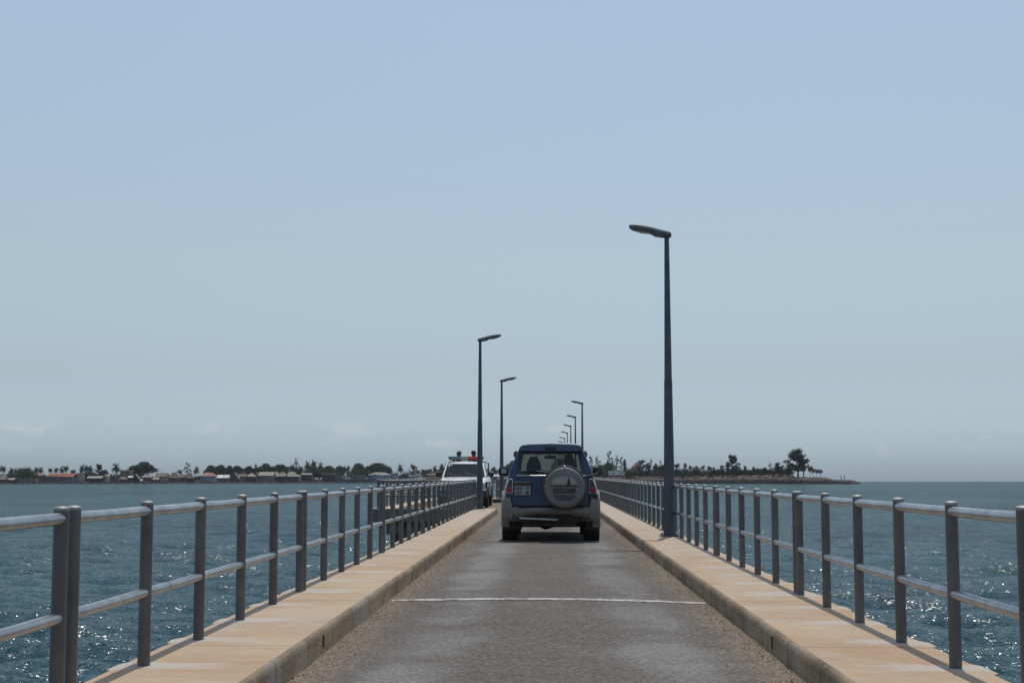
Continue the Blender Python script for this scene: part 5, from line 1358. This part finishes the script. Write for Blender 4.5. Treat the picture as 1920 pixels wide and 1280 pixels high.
# ---------------------------------------------------------------- houses
WALL = {n: pbr('wall_' + n, c, .9, 0, .3, .12, dirt=tuple(x * .5 for x in c)) for n, c in dict(grey=(.13, .125, .13), dark=(.055, .05, .05), tan=(.34, .26, .19), beige=(.42, .37, .31), blue=(.26, .31, .37), white=(.50, .50, .50), pink=(.28, .20, .17), slate=(.16, .17, .19)).items()}
ROOF = {n: pbr('roof_' + n, c, .85, 0, .3, .25, dirt=tuple(x * .6 for x in c)) for n, c in dict(thatch=(.21, .17, .145), pale=(.34, .30, .25), red=(.30, .10, .07), pink=(.38, .20, .16), white=(.70, .70, .70), grey=(.22, .21, .22), brown=(.20, .15, .12), lilac=(.30, .27, .29)).items()}
M['hole'] = pbr('dark_opening', (.015, .015, .016), .6)
M['door'] = pbr('wooden_door', (.09, .06, .04), .8, 0, .3, .5)
def house(x0, x1, eave, ridge, base, wall, roof, kind, d, label, cat='house'):
    """footprint from photo columns x0..x1, real size at its own distance"""
    pc = (x0 + x1) / 2; Y = shore(pc) + d; mpp = Y / F; W = (x1 - x0) * mpp; D = max(6, min(W * .7, 13))
    b = ray(pc, base, Y); ze = top_z(pc, eave, Y); zg = top_z(pc, ridge, Y); gz = min(b.z, WZ + ground(pc, d) - .4); H = ze - gz
    root = empty('house' if cat == 'house' else cat.replace(' ', '_'), (b.x, Y, gz), -YAW * 0, label=label, cat=cat, group='houses of the island village')
    mb = MB(); mb.box(-W * .46, W * .46, 0, D, -.5, H); wl = mb.build('wall', WALL[wall], root)
    rb = MB(); h = zg - ze
    if kind == 'flat': rb.box(-W / 2, W / 2, -.3, D + .3, H + .003, H + max(.3, h))
    elif kind == 'hip': rb.add([(-W / 2, -.6, H), (W / 2, -.6, H), (W / 2, D + .6, H), (-W / 2, D + .6, H), (-W * .2, D / 2, H + h), (W * .2, D / 2, H + h), (-W / 2, -.6, H - .25), (W / 2, -.6, H - .25), (W / 2, D + .6, H - .25), (-W / 2, D + .6, H - .25)],
            [(0, 1, 5, 4), (1, 2, 5), (2, 3, 4, 5), (3, 0, 4), (6, 7, 1, 0), (7, 8, 2, 1), (8, 9, 3, 2), (9, 6, 0, 3), (6, 9, 8, 7)])
    elif kind == 'gable': rb.loft([[(x, -.6, H - .2), (x, D / 2, H + h), (x, D + .6, H - .2), (x, D + .6, H), (x, D / 2, H + h + .25), (x, -.6, H)] for x in (-W / 2, W / 2)])
    elif kind == 'front': rb.loft([[(-W / 2, y, H - .2), (0, y, H + h), (W / 2, y, H - .2), (W / 2, y, H), (0, y, H + h + .25), (-W / 2, y, H)] for y in (-.5, D + .5)]); mb2 = MB(); mb2.slab([(-W * .455, H - .01), (W * .455, H - .01), (0, H + h - .15)], lambda x, z: (x, .01, z), (0, .3, 0)); mb2.build('gable_wall', WALL[wall], root)
    elif kind == 'cone':
        n = 14; rb.lathe([(W / 2, H - .2), (W * .34, H + h * .42), (W * .12, H + h * .85), (.05, H + h)], n, 'z', (0, D / 2, 0))
        
    ro = rb.build('roof', ROOF[roof], root)
    rn = random.Random(int(x0 * 7)); nw = max(1, int(W / 4.5)); dr = rn.randrange(nw)
    for i in range(nw):
        x = -W * .42 + W * .84 * (i + .5) / nw
        if i == dr:
            q = MB(); q.box(x - .5, x + .5, -.06, .05, max(0, H - 3.0), max(0, H - 3.0) + 2.1); q.build('door', M['door'], root)
        else:
            q = MB(); q.box(x - .55, x + .55, -.07, .05, H - 1.9, H - .9); q.build('window', M['hole'], root)
    return root
HS = [
 (-14, 11, 898.5, 892.5, 907, 'dark', 'thatch', 'gable', 14, 'grey thatched house cut by the left edge of the frame'),
 (10, 27, 899, 895.8, 906.5, 'dark', 'pale', 'gable', 8, 'low dark house with a pale sloping roof near the left edge'),
 (29, 58, 896.2, 895.2, 906, 'slate', 'grey', 'flat', 14, 'long windowless-looking grey building below the dark palm clump'),
 (59, 68, 896.6, 895.8, 905.8, 'tan', 'brown', 'flat', 12, 'small tan house left of the long red roof'),
 (70, 82, 891.2, 888.8, 900, 'grey', 'red', 'gable', 26, 'little house with a short red roof left of the long red roof'),
 (88, 138, 893.5, 887.3, 906, 'slate', 'red', 'gable', 24, 'long house with the long red tiled roof'),
 (84, 108, 894, 892.5, 905.8, 'grey', 'grey', 'flat', 13, 'grey outbuilding in front of the left half of the long red roof'),
 (139, 156, 889.5, 888.5, 905, 'beige', 'brown', 'flat', 24, 'tan ruined building with openings right of the long red roof'),
 (162, 191, 896.0, 892.5, 905.5, 'dark', 'pale', 'gable', 14, 'dark house under a long low tan roof'),
 (190, 203, 893.5, 888.8, 905.5, 'beige', 'pale', 'front', 12, 'small beige house with its gable to the sea'),
 (202, 217, 893.2, 891.8, 905.5, 'grey', 'brown', 'flat', 16, 'grey flat-roofed house left of the tall shore palm'),
 (222, 236, 898, 893, 905.5, 'dark', 'thatch', 'hip', 10, 'little thatched hut at the foot of the tall shore palm'),
 (224, 246, 883.2, 880.8, 905, 'pink', 'pale', 'flat', 45, 'two-storey brownish house with a pale roof slab'),
 (239, 249, 894.6, 892.3, 905.5, 'dark', 'white', 'gable', 18, 'small house with a bright white roof below the two-storey house'),
 (245, 261, 898, 888.5, 905.5, 'dark', 'thatch', 'front', 12, 'steep brown thatched hut below the big round tree'),
 (259, 266, 900.6, 898.2, 905.5, 'grey', 'white', 'gable', 7, 'tiny hut with a bright white roof near the water'),
 (264, 283, 894.5, 889, 905.5, 'grey', 'lilac', 'hip', 20, 'grey house with a pale hipped roof under the big round tree'),
 (280, 298, 898.6, 894.6, 905.5, 'dark', 'pale', 'gable', 11, 'low house with a light sloping roof right of the big round tree'),
 (290, 313, 892.6, 886.6, 905, 'tan', 'thatch', 'gable', 32, 'tan thatched house with antennas standing behind it'),
 (314, 335, 895.5, 885.2, 905.5, 'grey', 'brown', 'hip', 20, 'broad brown thatched house left of the nearly bare tree'),
 (334, 347, 895, 889, 905.5, 'dark', 'thatch', 'gable', 14, 'small thatched house below the nearly bare tree'),
 (345, 362, 896, 885.8, 905.5, 'dark', 'thatch', 'hip', 18, 'thatched hut left of the palm by the pink-roofed house'),
 (374, 403, 892, 885.3, 904.5, 'blue', 'pink', 'hip', 20, 'blue-grey house with a pink hipped roof'),
 (405, 429, 895.5, 890.2, 904.5, 'grey', 'white', 'gable', 18, 'house with a whitish sheet roof right of the pink-roofed house'),
 (431, 448, 897.2, 886, 904.5, 'dark', 'grey', 'front', 18, 'grey thatched hut between the white roof and the conical roof'),
 (446, 462, 892.5, 888.5, 904.5, 'slate', 'brown', 'gable', 30, 'brown roofed house behind the conical hut'),
 (460, 480, 892.8, 886.4, 904.5, 'dark', 'pale', 'cone', 12, 'hut with a pale conical thatched roof'),
 (484, 513, 891, 884.6, 904.3, 'slate', 'pale', 'gable', 20, 'house with a tan roof edged in white, left of the three pale roofs'),
 (511, 523, 888, 883.8, 903, 'tan', 'pale', 'cone', 40, 'left of the three pale thatched roofs in a row'),
 (522, 536, 889, 884.3, 903, 'grey', 'thatch', 'hip', 38, 'middle of the three pale thatched roofs in a row'),
 (510, 535, 892.4, 888.2, 904, 'dark', 'grey', 'gable', 14, 'dark house with a grey roof below the three pale roofs'),
 (534, 558, 892.8, 884.3, 904, 'dark', 'pale', 'hip', 14, 'dark house under the largest pale thatched roof'),
 (557, 562, 892.5, 889.5, 903.5, 'beige', 'white', 'flat', 16, 'tiny pale hut right of the largest pale thatched roof'),
 (564, 584, 889.3, 887, 903.5, 'dark', 'lilac', 'gable', 18, 'dark flat house with a lilac-grey roof, left of the shore bushes'),
 (603, 628, 889, 887, 903.3, 'dark', 'pale', 'flat', 18, 'dark house with a pale roof edge right of the middle palm group'),
 (627, 642, 893.4, 892, 903.3, 'slate', 'lilac', 'flat', 14, 'lower grey annex right of the house with the pale roof edge'),
 (644, 649, 891, 887, 902.5, 'white', 'white', 'front', 22, 'tiny white hut under the two little palm tops'),
 (660, 684, 891.5, 890.4, 903, 'slate', 'grey', 'flat', 22, 'grey low building in the shade of the large dark wood'),
 (688, 733, 890, 885, 903, 'blue', 'lilac', 'hip', 30, 'pale blue house with a wide hipped roof left of the passing bay'),
 (734, 747, 888, 886.6, 903, 'blue', 'grey', 'flat', 26, 'small grey-blue house left of the foot of the lone palm'),
 (765, 779, 892, 890.5, 903, 'blue', 'brown', 'gable', 24, 'bluish hut below the greyish tree'),
 (801, 823, 889.5, 887.8, 903, 'tan', 'brown', 'gable', 26, 'tan house left of the pickup mirror'),
 (924, 937, 892.3, 889.7, 900, 'slate', 'white', 'gable', 40, 'white roofed house seen between the pickup and the second left lamp'),
 (1184, 1200, 875.5, 870.2, 890, 'tan', 'red', 'hip', 90, 'house with a red roof on the right shore'),
 (1256, 1281, 885, 882, 892, 'white', 'grey', 'flat', 80, 'pale building behind the trees right of the tall lamp pole'),
 (1324, 1345, 883.5, 881.5, 891.5, 'white', 'white', 'flat', 62, 'white building left of the narrow pointed tree'),
 (1344, 1352, 881.5, 879, 890, 'slate', 'brown', 'flat', 68, 'small dark-topped building beside the narrow pointed tree'),
 (1380, 1396, 884, 882.8, 890, 'white', 'white', 'flat', 65, 'white low building right of the tall ragged tree'),
 (1400, 1420, 884.6, 882.8, 890, 'beige', 'grey', 'flat', 62, 'long low beige building right of the small cone-shaped tree'),
]
for h in HS: house(*h)
def wall_run(x0, x1, y0, y1, d, base, mat, name, label, cat):
    a = ray(x0, y0, shore(x0) + d); b = ray(x1, y1, shore(x1) + d); n = 8; rings = []
    for i in range(n + 1):
        t = i / n; p = a.lerp(b, t); zb = ray(x0 + (x1 - x0) * t, base, p.y).z - 1.0
        rings.append([(p.x, p.y, zb), (p.x, p.y + .5, zb), (p.x, p.y + .5, p.z), (p.x, p.y, p.z)])
    mb = MB(); mb.loft(rings); o = mb.build(name, mat); tag(o, label, cat, None)
wall_run(1140, 1172, 882, 884, 40, 889, WALL['white'], 'wall', 'white-grey wall on the slope right of the blue car mirror', 'wall')
wall_run(1300, 1324, 885, 885.5, 58, 891, WALL['white'], 'wall', 'pale wall behind the brown spiky trees of the right shore', 'wall')
wall_run(1421, 1480, 885, 884.5, 60, 891, WALL['pink'], 'wall', 'brownish wall between the gap and the biggest tree on the point', 'wall')
wall_run(110, 150, 900.5, 900.5, 10, 905.5, WALL['slate'], 'sea_wall', 'light grey sea wall below the long red roof', 'wall')
wall_run(640, 700, 898.5, 898.5, 8, 903, WALL['dark'], 'sea_wall', 'dark sea wall below the large dark wood', 'wall')
for i, px in enumerate((1150, 1153.5)):
    p = ray(px, 877.5, shore(px) + 48); b = ray(px, 889, p.y); q = MB(); q.box(-.55, .55, -.55, .55, 0, p.z - b.z + .5); q.box(-.7, .7, -.7, .7, p.z - b.z + .503, p.z - b.z + .9)
    tag(q.build('gate_pillar', WALL['beige'], loc=(b.x, b.y, b.z)), ('left' if i == 0 else 'right') + ' one of the two white gate pillars above the white wall', 'pillar', 'white gate pillars')
for i, (px, py, lean) in enumerate(((1578, 891.5, -.9), (1583, 890.5, 0))):
    Y = shore(px) + 8; p = ray(px, py, Y); b = ray(px, 899.5, Y); q = MB(); q.tube([(0, 0, -.6), (lean * .5, 0, (p.z - b.z) * .5), (lean, 0, p.z - b.z)], [.38, .34, .28], 8); q.tube([(lean, 0, p.z - b.z), (lean, 0, p.z - b.z + .25)], [.34, .2], 8)
    tag(q.build('mooring_post', M['bark'], loc=(b.x, b.y, b.z)), ('leaning dark post on the low tip of the right point' if i == 0 else 'upright dark post on the low tip of the right point'), 'post', 'posts at the tip of the point')
for i, px in enumerate((298.2, 302.5)):
    Y = shore(px) + 50; p = ray(px, 876.5 + i * 3, Y); b = ray(px, 892, Y); q = MB(); H_ = p.z - b.z; q.tube([(0, 0, -1), (0, 0, H_)], [.14, .06], 6)
    for zz in (.82, .9, .97): q.tube([(-.9 * (1.2 - zz) * 3, 0, H_ * zz), (.9 * (1.2 - zz) * 3, 0, H_ * zz)], .04, 4)
    tag(q.build('antenna_mast', M['bark'], loc=(b.x, b.y, b.z)), ('taller' if i == 0 else 'shorter') + ' thin antenna mast behind the tan thatched house', 'mast', 'antenna masts')
# scrub that closes the gaps between houses and trees
def scrub(name, x0, x1, d0, d1, hfun, n, mat, label, seed):
    sb_ = MB(); rn_ = random.Random(seed)
    for i in range(n):
        px = rn_.uniform(x0, x1); d = rn_.uniform(d0, d1); g_ = gp(px, d); h = hfun(px, rn_); 
        if h <= 0: continue
        c = Vector((g_.x, g_.y, g_.z + h * .45)); clump(sb_, c, (h * .75, h * .6, h * .55), 95, .75 if h > 5 else .5, rn_, 1.2, .25)
    tag(sb_.build(name, mat), label=label, cat='scrub', kind='stuff')
def hl_(px, rn_):
    base = 9.0 + 2.2 * math.sin(px * .045) * math.sin(px * .013 + 1) + rn_.uniform(-2.5, 1.8)
    for a, b, k in ((30, 62, 1.3), (62, 140, .8), (150, 175, 1.3), (276, 385, .5), (0, 30, .8), (176, 240, .75), (740, 760, .7), (536, 660, 1.6), (660, 735, 1.5), (735, 850, 1.25)):
        if a < px < b: base *= k
    return base * (px + 3000) / 3400
scrub('undergrowth', -260, 1000, 40, 85, hl_, 700, M['leaf'], 'dark scrub filling the gaps between palms and houses on the left shore', 31)
scrub('low_scrub', 1095, 1486, 50, 72, lambda px, r_: r_.uniform(3.0, 6.2) * (1.6 if px < 1290 else 1.0), 480, M['needle'], 'grey-green scrub along the ridge of the right shore', 32)
scrub('dry_scrub', 1100, 1482, 14, 50, lambda px, r_: r_.uniform(.5, 1.4), 240, M['dry'], 'dry brown low growth on the slope of the right shore', 33)
# shore rocks
rb = MB(); rn = random.Random(5)
for i in range(420):
    px = rn.choice((rn.uniform(1100, 1612), rn.uniform(0, 860))); d = rn.uniform(-2, 5); g_ = gp(px, max(d, .5)); r = rn.uniform(.5, 1.6)
    vs = []; base = [Vector((rn.uniform(.6, 1.2) * r * math.cos(a), rn.uniform(.6, 1.2) * r * math.sin(a), -.4)) for a in [k * 1.047 for k in range(6)]]
    c = Vector((g_.x, shore(px) + d, WZ + rn.uniform(0, .8))); top = [c + q * rn.uniform(.4, .7) + Vector((0, 0, r * rn.uniform(.5, .9) + .4)) for q in base]
    rb.add([c + q for q in base] + top, [(k, (k + 1) % 6, 6 + (k + 1) % 6, 6 + k) for k in range(6)] + [(6, 7, 8, 9, 10, 11)])
tag(rb.build('shore_rocks', pbr('dark_rock', (.035, .032, .030), .9, 0, .4, .3)), label='dark rocks lying along the waterline of the island', cat='rocks', kind='stuff')

# ================================================================ HAZE
hm = bpy.data.materials.new('haze'); hm.use_nodes = True; t = hm.node_tree; t.nodes.clear()
vo = t.nodes.new('ShaderNodeVolumePrincipled'); vo.inputs['Color'].default_value = (.86, .90, .95, 1); vo.inputs['Density'].default_value = HAZE
vo.inputs['Anisotropy'].default_value = 0
oo = t.nodes.new('ShaderNodeOutputMaterial'); t.links.new(vo.outputs[0], oo.inputs['Volume'])
if HAZE > 0: tag(MB().box(-7100, 7100, -7100, 7100, WZ - 10, 45).build('haze', hm), label='thin pale sea haze over the water', cat='haze', kind='stuff')
